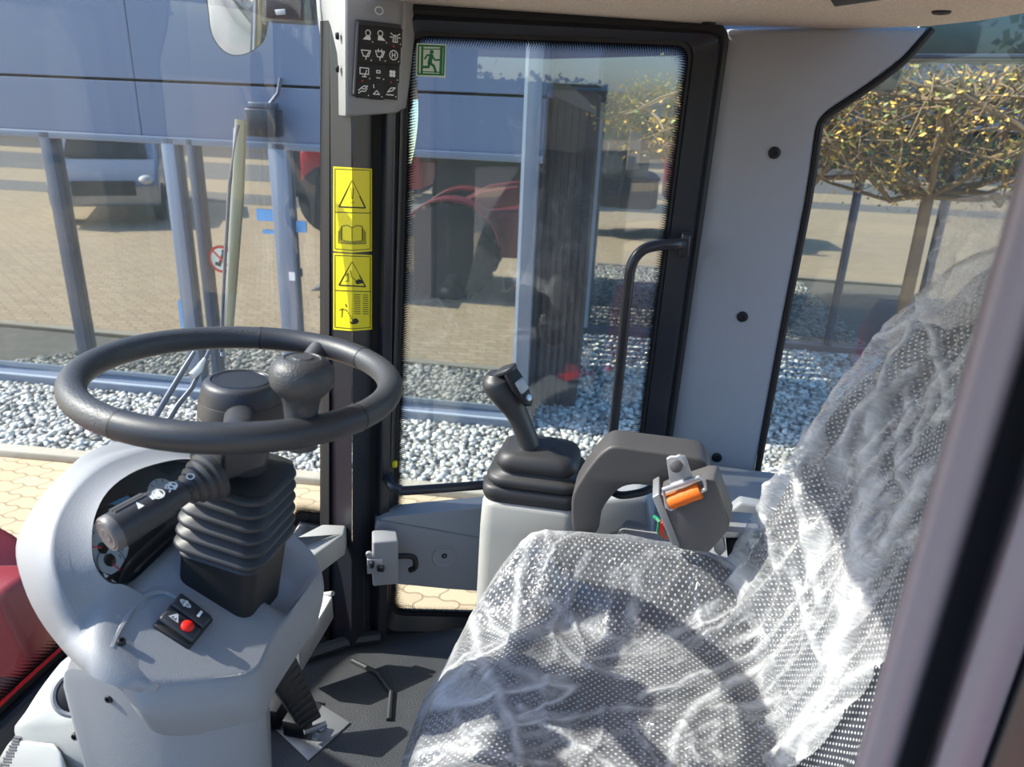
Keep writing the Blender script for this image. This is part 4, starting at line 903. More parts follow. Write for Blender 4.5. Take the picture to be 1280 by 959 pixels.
# ================================================================ right-hand door
dr = thing('door_1', 'black framed glass right-hand cab door with slate lower panel', 'door', Dp(.40, 1.16), kind='structure')
def ring2(pts, r):                            # round the corners of a polygon in (s, z)
    out = []; n = len(pts)
    for i in range(n):
        a, b, c = [V((*pts[(i + k) % n], 0)) for k in (-1, 0, 1)]; d0 = (a - b).normalized() * r; d1 = (c - b).normalized() * r
        for k in range(6): t = k / 5; out.append(((1 - t) ** 2 * (b + d0) + 2 * t * (1 - t) * b + t * t * (b + d1)).to_2d())
    return out
def dxy(px, py): p = K(px, py, v=1.52, fr=DF); return (p.x, p.z)
O = ring2([dxy(474, 795), dxy(500, 9), dxy(906, 35), dxy(800, 800)], .03)
Mi = ring2([dxy(482, 782), dxy(503, 25), dxy(893, 44), dxy(790, 790)], .03)
I = ring2([dxy(488, 768), dxy(508, 38), dxy(868, 52), dxy(775, 775)], .035)
def dl(R, q): return [Dp(s, z, q) for s, z in R]
obj('frame', M().loft([dl(O, 1.545), dl(O, 1.515), dl(Mi, 1.500), dl(I, 1.515), dl(I, 1.545), dl(O, 1.545)], False, False), 'blackpaint', dr, angle=30)
obj('frame_seal', M().tube(dl([mix(V((*a, 0)), V((*b, 0)), .1).to_2d() for a, b in zip(O, Mi)], 1.512), .010, 8, True), 'deep', dr)
def band(R0_, R1_, q, wrap=True):
    mb = M(); n = len(R0_); acc = 0; vs = []
    for i in range(n + 1):
        a, b = R0_[i % n], R1_[i % n]
        if i: acc += math.hypot(a[0] - R0_[i - 1][0], a[1] - R0_[i - 1][1])
        vs.append((Dp(*a, q), Dp(*b, q), acc))
    for i in range(n):
        mb.add([vs[i][0], vs[i + 1][0], vs[i + 1][1], vs[i][1]], [(0, 1, 2, 3)], [(vs[i][2], 0), (vs[i + 1][2], 0), (vs[i + 1][2], 1), (vs[i][2], 1)])
    return mb
cI = V((sum(p[0] for p in I) / len(I), sum(p[1] for p in I) / len(I)))
def inset(R, k): 
    s0, s1 = min(p[0] for p in R), max(p[0] for p in R); z0, z1 = min(p[1] for p in R), max(p[1] for p in R)
    return [(cI[0] + (p[0] - cI[0]) * (1 - 2 * k / (s1 - s0)), (z0 + z1) / 2 + (p[1] - (z0 + z1) / 2) * (1 - 2 * k / (z1 - z0))) for p in R]
obj('black_border', band(I, inset(I, .008), 1.519), 'deep', dr, smooth=False)
obj('frit', band(inset(I, .008), inset(I, .030), 1.519), 'frit', dr, smooth=False)
obj('pane', M().prism(dl(I, 1.521), MF.L(DF.v * .006) - MF.L(V((0, 0, 0)))), 'doorglass', dr, smooth=False)
P = [dxy(468, 640), dxy(476, 633), dxy(600, 621), dxy(815, 604), dxy(822, 700), dxy(640, 727), dxy(560, 721), dxy(510, 716), dxy(466, 712)]
dp = obj('lower_panel', M().prism(dl(ring2(P, .012), 1.470), MF.L(DF.v * .05)), 'grey_dark', dr, bevel=.010, seg=4, angle=60)
obj('panel_dimple', M().lathe([(.030, .001), (.028, .003), (.020, .001), (.016, .0005), (.0005, .0005)], Dp(*dxy(552, 681), 1.4698), -MF.L(DF.v), 28), 'grey_dark', dp)
screw(dp, Dp(*dxy(552, 680), 1.470), -MF.L(DF.v), .007)
obj('grab_rail', M().tube(cr([Dp(.075, 1.60, 1.50), Dp(.080, 1.592, 1.47), Dp(.10, 1.585, 1.455), Dp(.14, 1.583, 1.452), Dp(.50, 1.585, 1.452), Dp(.56, 1.585, 1.46), Dp(.62, 1.585, 1.50)], 6), .0105, 14), 'blackpaint', dr)
hq = 1.46
obj('grab_handle', M().tube(cr([D(856, 304, 1.50), D(846, 305, hq), D(822, 307, hq), D(803, 313, hq), D(790, 330, hq), D(785, 360, hq), D(776, 450, hq), D(766, 545, hq), D(764, 575, hq)], 6), .0115, 14), 'blackpaint', dr)
obj('handle_mount', M().box(D(856, 305, 1.50), (.02, .05, .05)), 'blackpaint', dr, bevel=.004)
lb = [D(466, 678, 1.40), D(498, 676, 1.40), D(498, 731, 1.40), D(466, 734, 1.40)]
lt = obj('latch_cover', M().prism(lb, MF.L(DF.v * .05)), 'grey_dark', dr, bevel=.005, seg=3); lt.data.materials[0] = MT['grey']
obj('latch_lever', M().tube(cr([D(494, 696, 1.42), D(508, 695, 1.42), D(518, 698, 1.42), D(519, 709, 1.42), D(512, 713, 1.425)], 5), .0065, 10), 'deep', dr)
obj('latch_plate', M().prism([D(459, 700, 1.398), D(478, 699, 1.397), D(478, 717, 1.397), D(459, 718, 1.398)], MF.L(DF.v * .01)), 'zinc', dr, bevel=.0015)
obj('latch_jaw', M().box(D(476, 711, 1.393), (.016, .010, .014)).box(D(465, 706, 1.394), (.010, .01, .016)), 'deep', dr, bevel=.003)
obj('latch_bolt', M().lathe([(.007, 0), (.007, .008), (.0005, .009)], D(461, 692, 1.41), -MF.L(DF.v), 14), 'zinc', dr)
ye = obj('yellow_stop', M().box(D(492, 580, 1.512), (.016, .012, .016)), 'yellow', dr, bevel=.003)
# escape sign on the door glass
es = thing('escape_sign', 'green and white running man emergency exit sticker on the door glass', 'sign', D(540, 98, 1.518))
def eq(px, py): return D(px, py, 1.5165)
ec = [eq(521, 54), eq(558, 55.5), eq(556.5, 97.5), eq(520, 95)]
obj('sign_sheet', M().prism(ec, MF.L(DF.v * .0012)), 'palegreen', es, smooth=False)
ex, ey = ec[1] - ec[0], ec[3] - ec[0]; dn_ = -MF.L(DF.v)
d = Dec(ec[0], ex, ey, .0005); d.n = dn_
w = .055
d.stroke([(.065, .065), (.935, .065), (.935, .935), (.065, .935)], w, True); d.stroke([(.19, .1), (.19, .9)], .075); d.stroke([(.84, .1), (.84, .9)], .10); d.stroke([(.16, .17), (.86, .15)], .03); d.stroke([(.16, .86), (.88, .86)], .03)
d.disc((.51, .25), .07, 14); d.stroke([(.50, .36), (.45, .58)], .14); d.stroke([(.50, .35), (.36, .35), (.28, .47)], .055); d.stroke([(.52, .36), (.63, .49), (.80, .48)], .055); d.stroke([(.44, .58), (.42, .71), (.21, .72)], .08); d.stroke([(.46, .58), (.60, .68), (.67, .86)], .085)
obj('running_man', d.m, 'green', es, smooth=False)

# ================================================================ left door post, close to the lens
def pb_(px, d): p = K(px, 950, d=d); return V((p.x, p.y, 0))
ps = [pb_(1074, .43), pb_(1070, .41), pb_(1076, .395), pb_(1095, .390), pb_(1112, .392), pb_(1120, .405)]
gr_ = [pb_(1120, .405), pb_(1124, .43), pb_(1160, .43), pb_(1166, .405)]
p2 = [pb_(1166, .405), pb_(1174, .385), pb_(1205, .385), pb_(1222, .40), pb_(1232, .43)]
p3 = [pb_(1232, .43), pb_(1240, .42), pb_(1330, .43), pb_(1330, .47)]
po = thing('trim_5', 'blurred mauve grey left door post at the right edge', 'door post', V((ps[2].x, ps[2].y, 1.15)), kind='structure')
def post(name, pts, mat):
    bk_ = [pts[-1] + V((.03, .05, 0)), pts[0] + V((.02, .05, 0))]; P_ = pts + bk_
    obj(name, M().loft([[V((p.x, p.y, 1.12)) for p in P_], [V((p.x, p.y, 2.62)) for p in P_]]), mat, po, bevel=.003, seg=3)
post('inner_post', ps, 'post'); post('groove', gr_, 'black'); post('outer_post', p2, 'post'); post('outer_seal', p3, 'black')

# ================================================================ wipers and mirrors
def ws_px(px, py, off=.012):                  # point on the windscreen seen through a pixel
    best = None
    r = ray(px, py); c = CAM; rm = V((r.dot(MF.u), r.dot(MF.v), r.z)); lo, hi = .5, 3.0
    for _ in range(40):
        t = (lo + hi) / 2; p = V((0, 0, CAMZ)) + rm * t; y = abs((p.y - .80) / .592); inside = y < 1 and p.x > -.655 - .235 * max(0, 1 - y ** 2.35) ** (1 / 2.35) + .045 * (p.z - 1.5)
        if inside: lo = t
        else: hi = t
    return V((0, 0, CAMZ)) + rm * (hi + off)
wi = thing('windscreen_wiper', 'parked upright wiper blade with twin arms outside the windscreen', 'wiper', ws_px(285, 440, .03))
obj('wiper_arm', M().tube([ws_px(279, 445, .035), ws_px(289, 320, .035), ws_px(296, 160, .03)], .006, 10), 'alu', wi)
obj('wiper_blade', M().tube([ws_px(301, 150, .025), ws_px(297, 250, .02), ws_px(287, 405, .015), ws_px(285, 440, .015)], [.0085, .0095, .007, .005], 10, flat=1.3), 'olive' if 'olive' in MT else 'alu', wi)
obj('blade_bracket', M().tube([ws_px(298, 156, .02), ws_px(287, 230, .03), ws_px(281, 330, .03), ws_px(276, 440, .03)], .0035, 8), 'alu_dark', wi)
w2_ = thing('wiper_linkage', 'lower wiper linkage arms and washer hose crossing behind the steering wheel rim', 'wiper', ws_px(190, 560, .05))
obj('link_arm', M().tube([ws_px(243, 440, .03), ws_px(232, 458, .03), ws_px(190, 528, .04), ws_px(176, 560, .05)], [.004, .0055, .006, .007], 10), 'alu_dark', w2_)
obj('link_arm', M().tube([ws_px(262, 438, .03), ws_px(240, 485, .035), ws_px(222, 507, .04), ws_px(190, 560, .05)], [.004, .005, .0055, .006], 10), 'alu_dark', w2_)
obj('washer_nozzle', M().tube([ws_px(256, 448, .03), ws_px(248, 462, .03), ws_px(240, 470, .03)], [.003, .008, .008], 10), 'alu_light', w2_)
obj('wiper_pivot', M().lathe([(.03, 0), (.03, .03), (.018, .05), (.0005, .052)], ws_px(172, 566, .10), (-.4, -.3, 1), 20), 'grey_dark', w2_)
def mirror(name, lab, outline, u=None, v=None, nrm=(0, -1, 0), depth=.06, clip=None):
    pts = [K(px, py, v=v) for px, py in outline]; c = sum(pts, V()) / len(pts); n_ = V(nrm).normalized(); pts = cr([K(px, py, plane=(n_, n_.dot(c))) for px, py in outline], 4, True)
    t = thing(name, lab, 'mirror', c - V((0, 0, .15)))
    obj('mirror_housing', M().loft([[mix(p, c, -.04) for p in pts], [mix(p, c, -.05) - n_ * .02 for p in pts], [mix(p, c, .15) - n_ * depth for p in pts], [mix(p, c, .7) - n_ * depth * 1.2 for p in pts]]), 'black', t)
    obj('mirror_face', M().add([p + n_ * .003 for p in pts], [tuple(range(len(pts)))]), 'mirror', t, smooth=False); return t, c
t, c = mirror('side_mirror', 'round-cornered exterior mirror hanging above the windscreen at the top left', [(266, -20), (262, 20), (268, 48), (285, 66), (305, 67), (325, 55), (333, 35), (334, -20)], v=1.75, nrm=(.42, -.9, -.35))
obj('mirror_arm', M().tube([c + V((0, .05, .05)), c + V((.02, .1, .25)), c + V((.2, -.1, .4))], .012, 10), 'black', t)
t, c = mirror('side_mirror', 'tall narrow exterior mirror seen past the front pillar through the door glass', [(504, 84), (515, 92), (521, 110), (522, 150), (516, 195), (506, 221), (497, 222), (495, 150), (498, 90)], v=1.85, nrm=(.55, -.8, .05))
obj('mirror_arm', M().tube([c + V((0, .06, .1)), c + V((0, .05, .3)), c + V((.1, -.2, .42))], .012, 10), 'black', t)
bl = thing('work_lamp', 'dark work lamp under the roof front beside the top left mirror', 'lamp', K(370, 10, v=1.5))
obj('lamp_case', M().prism([K(330, -30, v=1.5), K(330, 23, v=1.5), K(394, 27, v=1.5), K(394, -30, v=1.5)], (-.04, .10, 0)), 'blackpaint', bl, bevel=.006)
obj('lamp_bracket', M().tube([K(362, -10, v=1.56), K(362, -60, v=1.50), V((-.50, 1.10, 2.66))], .014, 8), 'blackpaint', bl)
obj('lamp_lens', M().prism([K(343, 12, v=1.496), K(356, 11, v=1.496), K(357, 18, v=1.496), K(345, 19, v=1.496)], (0, .003, 0)), 'greyprint', bl, bevel=.001)
# ================================================================ OUTSIDE: ground, facade, trees, machines
fa = MF.W(K(60, 478, z=0)); fb = MF.W(K(640, 532, z=0))
FA = math.degrees(math.atan2(fb.y - fa.y, fb.x - fa.x)); FF = Fr(FA, (fa.x, fa.y, 0))
def KF(px, py, **k): return K(px, py, fr=FF, **k)
SC = KF(669, 400, v=0).x; RV2 = KF(760, 420, z=0).y
print('facade angle', FA, 'corner s', SC, 'recess', RV2)
o = obj('ground', M().add([V((-45, -45, 0)), V((45, -45, 0)), V((45, 45, 0)), V((-45, 45, 0))], [(0, 1, 2, 3)]), 'paving', None, base=(0, 0, 0), fr=FF); tag(o, 'tan interlocking wavy brick paving', 'paving', kind='structure')
o = obj('road', M().box((0, -17.0, .004), (80, 4.5, .008)).box((0, -11.3, .003), (80, 1.6, .006)), 'asphalt', None, base=(0, -17, 0), fr=FF); tag(o, 'pale asphalt lane behind the loader', 'road', kind='structure')
o = obj('path', M().box((0, -24.5, .004), (80, 6.5, .008)), 'asphalt_dark', None, base=(0, -24.5, 0), fr=FF); tag(o, 'dark asphalt strip beside the hedge', 'road', kind='structure')
# gravel bed, kerb
ka, kb_ = KF(0, 562, z=0), KF(600, 616, z=0)
def kline(s): return ka.y + (kb_.y - ka.y) * (s - ka.x) / (kb_.x - ka.x)
o = obj('kerb', M().prism([V((-8, kline(-8) - .10, 0)), V((9, kline(9) - .10, 0)), V((9, kline(9), 0)), V((-8, kline(-8), 0))], (0, 0, .055)), 'concrete', None, fr=FF, bevel=.01); tag(o, 'concrete kerb edging the gravel bed', 'kerb', kind='structure')
o = obj('gravel_bed', M().add([V((-8, kline(-8), .012)), V((9, kline(9), .012)), V((9, RV2, .012)), V((SC, RV2, .012)), V((SC, 0, .012)), V((-8, 0, .012))], [(0, 1, 2, 3, 4, 5)]), 'soil', None, base=(0, 0, 0), fr=FF); tag(o, 'bed under the gravel', 'ground', kind='structure')
def gravel():
    bm = bmesh.new(); bmesh.ops.create_icosphere(bm, subdivisions=1, radius=1.0); bv = [v.co.copy() for v in bm.verts]; bf = [[v.index for v in f.verts] for f in bm.faces]; bm.free()
    rnd = random.Random(3); vs = []; fs = []; tint = []
    s = -4.2
    while s < 7.5:
        y = kline(s) + .02
        top = 0.0 if s < SC else RV2
        while y < top - .01:
            x = s + rnd.uniform(-.02, .02); yy = y + rnd.uniform(-.02, .02)
            px, py = proj(FF.W(V((x, yy, .02))))
            if -60 < px < 1300 and py > 200:
                r = rnd.uniform(.015, .030); e = (r * rnd.uniform(.9, 1.5), r * rnd.uniform(.7, 1.1), r * rnd.uniform(.5, .8)); ang = rnd.uniform(0, 6.28); tl = rnd.uniform(-.5, .5); c, sn = math.cos(ang), math.sin(ang); b = len(vs); zz = .012 + e[2] * .7 + rnd.uniform(0, .012); q = rnd.random()
                for v in bv:
                    j = 1 + rnd.uniform(-.14, .14); X, Y, Z = v.x * e[0] * j, v.y * e[1] * j, v.z * e[2] * j + v.x * e[0] * tl * .5
                    vs.append(V((x + X * c - Y * sn, yy + X * sn + Y * c, max(.002, zz + Z)))); tint.append(q)
                fs += [[b + i for i in f] for f in bf]
            y += .037
        s += .037
    me = bpy.data.meshes.new('gravel'); me.from_pydata(vs, [], fs); at = me.attributes.new('tint', 'FLOAT', 'POINT'); at.data.foreach_set('value', tint); me.materials.append(MT['gravel'])
    me.polygons.foreach_set('use_smooth', [True] * len(me.polygons))
    o = bpy.data.objects.new('gravel', me); COL.objects.link(o); o.location = FF.o; o.rotation_euler = (0, 0, FF.a); return o
tag(gravel(), 'pale grey gravel strip along the foot of the glass building', 'gravel', kind='stuff')

# ---- the glass and slate building
FH = KF(300, 176, v=0).z
TOP = 2.0 if FH < 1.6 else FH
JZ = KF(200, 102, v=-.06).z; UH = 5.2; LX = -9.0
print('glass head', TOP, 'joint', JZ)
o = thing('wall_facade', 'slate blue panelled facade of the glass building', 'building', (0, 0, 0), fr=FF, kind='structure')
mb = M(); xs = [LX, -6.0, -3.6, -1.2, 1.2, SC] if SC > 1.4 else [LX, -6, -3, -1, SC]
for a, b in zip(xs, xs[1:]): mb.box(((a + b) / 2, .05, (JZ + .008 + UH) / 2), (b - a - .006, .20, UH - JZ - .016)); mb.box(((a + b) / 2, .05, (TOP + JZ) / 2), (b - a - .006, .20, JZ - TOP - .014))
obj('upper_panel', mb, 'panel', o, smooth=False, bevel=.003)
obj('backing_wall', M().box(((LX + SC) / 2, .5, UH / 2), (SC - LX - .02, .5, UH)), 'deep', o, smooth=False)
obj('return_upper', M().box((SC - .05, (RV2 + .1) / 2, (UH + 2.42) / 2), (.12, RV2 - .1, UH - 2.42)), 'panel', o, smooth=False)
mb = M(); nst = 16
for k in range(nst): mb.box((SC - .06, .08 + (RV2 - .1) * (k + .5) / nst, 1.21), (.10, (RV2 - .1) / nst * .8, 2.40))
obj('return_cladding', mb, 'darkwall', o, smooth=False)
mb = M(); xr = [SC, 3.6, 6.0, 8.4, 10.8, 13.0]
RT_ = KF(800, 145, v=RV2).z; print('right head', RT_)
for a, b in zip(xr, xr[1:]): mb.box(((a + b) / 2, RV2 + .05, (RT_ + UH) / 2), (b - a - .008, .2, UH - RT_))
obj('right_panel', mb, 'panel', o, smooth=False, bevel=.003)
obj('right_backing', M().box(((SC + 13) / 2, RV2 + .5, UH / 2), (13 - SC, .5, UH)), 'deep', o, smooth=False)
obj('soffit', M().box((SC + .3, RV2 - .25, RT_ + .16), (.75, .55, .10)), 'darkwall', o, smooth=False)
pv = .42; pa, pb2 = KF(681, 300, v=pv).x, KF(734, 300, v=pv).x; pz_ = KF(700, 116, v=pv).z
obj('pier', M().box(((pa + pb2) / 2, pv + .5, pz_ / 2), (pb2 - pa, 1.0, pz_)), 'darkwall', o, smooth=False)
for k in range(6): obj('pier_batten', M().box((pa + (pb2 - pa) * (k + .5) / 6, pv - .012, pz_ / 2), ((pb2 - pa) / 11, .03, pz_ - .04)), 'blackpaint', o, smooth=False)
obj('pier_head', M().box(((pa + pb2) / 2 - .03, pv + .45, (pz_ + UH) / 2 + .04), (pb2 - pa + .06, 1.1, UH - pz_ - .04)), 'panel', o, smooth=False)
obj('pier_lintel', M().prism([V((pa, pv - .03, pz_ + .06)), V((pa + .12, pv - .03, pz_ + .06)), V((pb2, pv - .03, pz_ - .10)), V((pb2, pv - .03, pz_ - .14)), V((pa, pv - .03, pz_ - .02))], (0, .05, 0)), 'gunmetal', o, smooth=False)
# window glass and bars, each pane a window of its own
def sx(px, v=0): return KF(px, 300, v=v).x
bars = [('alu_dark', sx(86), .085), ('alu', sx(230), .10), ('alu_dark', sx(256), .05), ('alu', sx(359), .135), ('alu_dark', sx(424), .06), ('alu', sx(486), .05)]
pn_ = [LX, sx(-120)] + [b[1] for b in bars] + [sx(655)]
for k, (a, b) in enumerate(zip(pn_, pn_[1:])):
    w_ = obj('window_%d' % (k + 3), M().box(((a + b) / 2, .0, (TOP + .10) / 2), (b - a - .02, .012, TOP - .10)), 'facadeglass', None, fr=FF, smooth=False); tag(w_, 'mirror glass pane of the facade', 'window', kind='structure')
tr = thing('trim_6', 'grey window bars and sill of the glass facade', 'window frame', (0, 0, 0), fr=FF, kind='structure')
for mname, s, w in bars: obj('mullion', M().box((s, -.02, (TOP + .05) / 2), (w, .10, TOP - .05)), mname, tr, bevel=.004)
obj('mullion', M().box((sx(-120), -.02, TOP / 2), (.09, .10, TOP)), 'alu_dark', tr, bevel=.004)
obj('corner_post', M().box((sx(661), -.03, 2.0), (.10, .10, 4.0)), 'alu', tr, bevel=.004)
obj('corner_strip', M().box((sx(651.5), -.085, 2.0), (.022, .02, 4.0)), 'alu_light', tr)
obj('head_bar', M().box(((LX + SC) / 2, -.02, TOP - .02), (SC - LX, .10, .05)), 'alu', tr, bevel=.004)
obj('sill', M().box(((LX + SC) / 2, -.05, .055), (SC - LX, .16, .11)), 'alu', tr, bevel=.01)
obj('sill_edge', M().box(((LX + SC) / 2, -.13, .105), (SC - LX, .02, .012)), 'alu_light', tr)
# right part
pr = [SC + .02, sx(742, RV2), sx(905, RV2), sx(1060, RV2), sx(1170, RV2), sx(1290, RV2), 12.9]
for k, (a, b) in enumerate(zip(pr, pr[1:])):
    w_ = obj('window_%d' % (k + 11), M().box(((a + b) / 2, RV2, RT_ / 2), (b - a - .02, .012, RT_ - .1)), 'facadeglass', None, fr=FF, smooth=False); tag(w_, 'mirror glass pane of the recessed facade', 'window', kind='structure')
tr2 = thing('trim_7', 'window bars of the recessed facade', 'window frame', (pr[1], RV2, 0), fr=FF, kind='structure')
for k, s in enumerate(pr[1:-1]): obj('mullion', M().box((s, RV2 - .03, RT_ / 2), (.05, .08, RT_)), 'alu_dark', tr2, bevel=.004)
obj('pale_strip', M().box((pr[1] - .03, RV2 - .06, RT_ / 2 + .05), (.075, .05, RT_ + .15)), 'alu_light', tr2)
obj('sill', M().box(((pr[0] + pr[-1]) / 2, RV2 - .04, .05), (pr[-1] - pr[0], .12, .10)), 'alu_dark', tr2)
# things on the facade
lp = thing('facade_lamp', 'dark box floodlight fixed under the slate panels of the building', 'lamp', KF(326, 170, v=-.12), fr=FF)
a, b = KF(308, 135, v=-.20), KF(347, 172, v=-.20)
obj('lamp_box', M().box(((a.x + b.x) / 2, -.16, (a.z + b.z) / 2), (b.x - a.x, .16, a.z - b.z)), 'blackpaint', lp, bevel=.01)
obj('lamp_top', M().box(((a.x + b.x) / 2, -.16, a.z + .02), ((b.x - a.x) * .8, .12, .04)), 'alu_dark', lp, bevel=.005)
obj('lamp_bracket', M().tube([((a.x + b.x) / 2, -.12, a.z), ((a.x + b.x) / 2 + .08, -.09, a.z + .10), ((a.x + b.x) / 2 + .1, -.075, a.z + .2)], .014, 8), 'alu_dark', lp)
ns = thing('prohibition_sign', 'round red ringed prohibition sticker on the facade glass', 'sign', KF(277, 340, v=-.015), fr=FF)
c = KF(277, 324, v=-.012); r_ = .105
obj('sign_disc', M().lathe([(r_, 0), (r_, .004), (.0005, .004)], c, (0, -1, 0), 32), 'palegreen', ns)
d = Dec(c + V((0, -.0045, 0)), (1, 0, 0), (0, 0, 1), .001); d.ring((0, 0), r_ * .9, .02, 32); d.stroke([(-.062, .062), (.062, -.062)], .016); obj('sign_ring', d.m, 'redbtn', ns, smooth=False)
d = Dec(c + V((0, -.0045, 0)), (1, 0, 0), (0, 0, 1), .0006); d.stroke([(-.02, -.05), (0, .0), (.02, .04)], .025); d.disc((.022, .06), .015, 12); d.poly([(-.05, -.02), (-.01, -.03), (-.02, -.055), (-.055, -.05)]); obj('sign_figure', d.m, 'print', ns, smooth=False)
for x0, y0, x1, y1, lab, mt in ((320, 261, 342, 277, 'light blue notice left of the wide window bar', 'bluepaper'), (328, 287, 344, 293, 'small pale blue notice below the light blue notice', 'bluepaper'), (370, 276, 383, 291, 'blue notice right of the wide window bar', 'bluepaper'), (361, 340, 369, 351, 'small white label on the wide grey window bar', 'white'), (222, 375, 232, 410, 'pale strip sticker low beside the dark door frame', 'bluepaper')):
    v_ = -.078 if mt == 'white' else -.012; a, b = KF(x0, y0, v=v_), KF(x1, y1, v=v_)
    n_ = obj('notice_sheet', M().box(((a.x + b.x) / 2, v_, (a.z + b.z) / 2), (b.x - a.x, .003, a.z - b.z)), mt, None, fr=FF, smooth=False); tag(n_, lab, 'notice', 'notices on the facade glass')

# ---- the loader the cab belongs to (seen through the glass and mirrored in the facade)
ld = thing('wheel_loader_body', 'red wheel loader chassis with black tyres around the cab', 'wheel loader', (0, CV, 0))
fp = [K(-60, 690, u=-1.55), K(0, 652, u=-1.62), K(46, 641, u=-1.62)]
print('fender', [tuple(round(x, 3) for x in p) for p in fp])
fy, fzt = fp[2].y, fp[2].z
def fend(v0, v1):
    mb = M(); R_ = .66; cz = fzt - R_ + .0
    pts = [V((-2.05 + R_ * math.cos(rad(a)), 0, cz + R_ * math.sin(rad(a)))) for a in range(10, 171, 10)]
    mb.loft([[V((p.x, v, p.z)) for p in pts] for v in (v0, v0 + .02, v1 - .02, v1)], False, False, False); return mb
obj('fender', fend(fy - .36, fy), 'fender', ld, solid=.03); obj('fender', fend(2 * CV - fy, 2 * CV - fy + .36), 'fender', ld, solid=.03)
for u_ in (-2.05, 1.75):
    for v_ in (fy - .18, 2 * CV - fy + .18):
        rr_ = .60 if u_ < 0 else .62; mb = M().lathe([(rr_ * .55, -.16), (rr_ * .9, -.17), (rr_, -.13), (rr_, .13), (rr_ * .9, .17), (rr_ * .55, .16)], (u_, v_, rr_), (0, 1, 0), 40)
        for k in range(22): a = 2 * math.pi * k / 22; mb.box((u_ + rr_ * math.cos(a), v_, rr_ + rr_ * math.sin(a)), (.06, .30, .05), (V((-math.sin(a), 0, math.cos(a))), V((0, 1, 0)), V((math.cos(a), 0, math.sin(a)))))
        obj('wheel', mb, 'tyre', ld); 
obj('front_frame', M().loft([[V((-1.15, y, z)) for y, z in ((.35, .5), (.35, 1.12), (1.2, 1.12), (1.2, .5))], [V((-2.4, y, z)) for y, z in ((.45, .5), (.45, 1.0), (1.1, 1.0), (1.1, .5))]]), 'fender', ld, bevel=.04)
for v_ in (.42, 1.12): obj('loader_arm', M().prism([V((-1.2, v_ - .06, 1.18)), V((-1.25, v_ - .06, 1.40)), V((-1.7, v_ - .06, 1.32)), V((-2.9, v_ - .06, .62)), V((-3.0, v_ - .06, .40)), V((-2.8, v_ - .06, .42)), V((-1.7, v_ - .06, 1.08))], (0, .12, 0)), 'fender', ld, bevel=.02)
obj('cab_base', M().prism([V((p.x * .98, p.y, 1.09)) for p in fl], (0, 0, -.5)), 'blackpaint', ld, bevel=.02)
obj('engine_hood', M().loft([[V((u_, y, z)) for y, z in ((.10, .7), (.10, 1.55 - d_), (.25, 1.70 - d_), (1.30, 1.70 - d_), (1.45, 1.55 - d_), (1.45, .7))] for u_, d_ in ((.95, 0), (1.9, .03), (2.5, .14), (2.62, .35))]), 'red', ld, bevel=.03)
obj('bucket', M().prism([V((-2.95, -.25, .10)), V((-3.75, -.25, .08)), V((-3.45, -.25, .22)), V((-3.10, -.25, .60)), V((-3.05, -.25, .95)), V((-2.90, -.25, .90))], (0, 2.05, 0)), 'gunmetal', ld, bevel=.01)

# ---- pollarded flat crowned tree before the recessed facade
def tree(name, lab, base, half, zc, seed, fr=FF, nl=11, leafn=2600, h0=None):
    rnd = random.Random(seed); t = thing(name, lab, 'tree', base, fr=fr); b = V(base); h = h0 or zc - half[2] * .8
    obj('trunk', M().tube(cr([b, b + V((.02, .01, h * .5)), b + V((0, 0, h))], 5), [.05 - .001 * k for k in range(11)], 12), 'bark', t)
    mb = M(); ends = []
    def grow(p, dirn, r, n, lvl):
        pts = [p]; d_ = dirn.normalized()
        for k in range(n):
            d_ = (d_ + V((rnd.uniform(-.35, .35), rnd.uniform(-.35, .35), rnd.uniform(-.28, .30)))).normalized()
            q = pts[-1] + d_ * rnd.uniform(.09, .17); e = V(((q.x - b.x) / half[0], (q.y - b.y) / half[1], (q.z - zc) / half[2]))
            if e.length > 1: d_ = (d_ - V((e.x / half[0], e.y / half[1], e.z / half[2])).normalized() * 1.2).normalized(); q = pts[-1] + d_ * .10
            pts.append(q); ends.append(q)
            if lvl < 3 and rnd.random() < (.42, .42, .3)[lvl]: grow(q, (d_ + V((rnd.uniform(-1, 1), rnd.uniform(-1, 1), rnd.uniform(-.6, .8)))), r * .6, max(3, int(n * .62)), lvl + 1)
        mb.tube(pts, [max(.0028, r * (1 - .75 * k / len(pts))) for k in range(len(pts))], 6 if lvl else 8)
    for k in range(nl):
        a = 2 * math.pi * k / nl + rnd.uniform(-.2, .2); grow(b + V((0, 0, h - .02)), V((math.cos(a) * half[0], math.sin(a) * half[1], rnd.uniform(-.1, .6) * half[2] * 1.5)), .022, int(8 + 5 * half[0]), 0)
    obj('branches', mb, 'bark', t)
    lf_ = M()
    for k in range(leafn):
        p = rnd.choice(ends) + V((rnd.gauss(0, .045), rnd.gauss(0, .045), rnd.gauss(0, .04))); a = V((rnd.uniform(-1, 1), rnd.uniform(-1, 1), rnd.uniform(-1, 1))).normalized(); c_ = a.orthogonal().normalized(); s = rnd.uniform(.010, .026)
        lf_.add([p - a * s, p + c_ * s * .5, p + a * s, p - c_ * s * .5], [(0, 1, 2, 3)], mi=k % 3 == 0)
    f_ = obj('leaf_buds', lf_, ['leaf', 'leafgreen'], t, smooth=False); f_['kind'] = 'stuff'; return t
tb = FF.L(MF.W(K(1140, 330, d=5.2))); tb.z = 0
ct = FF.L(MF.W(K(1085, 165, d=5.2)))
print('tree', tb, ct, FF.L(CAM))
tree('pollarded_tree', 'flat crowned pollarded tree with yellowish buds before the recessed glass facade', (tb.x, tb.y, 0), (2.3, .9, .52), ct.z + .05, 5, nl=10, leafn=13000)

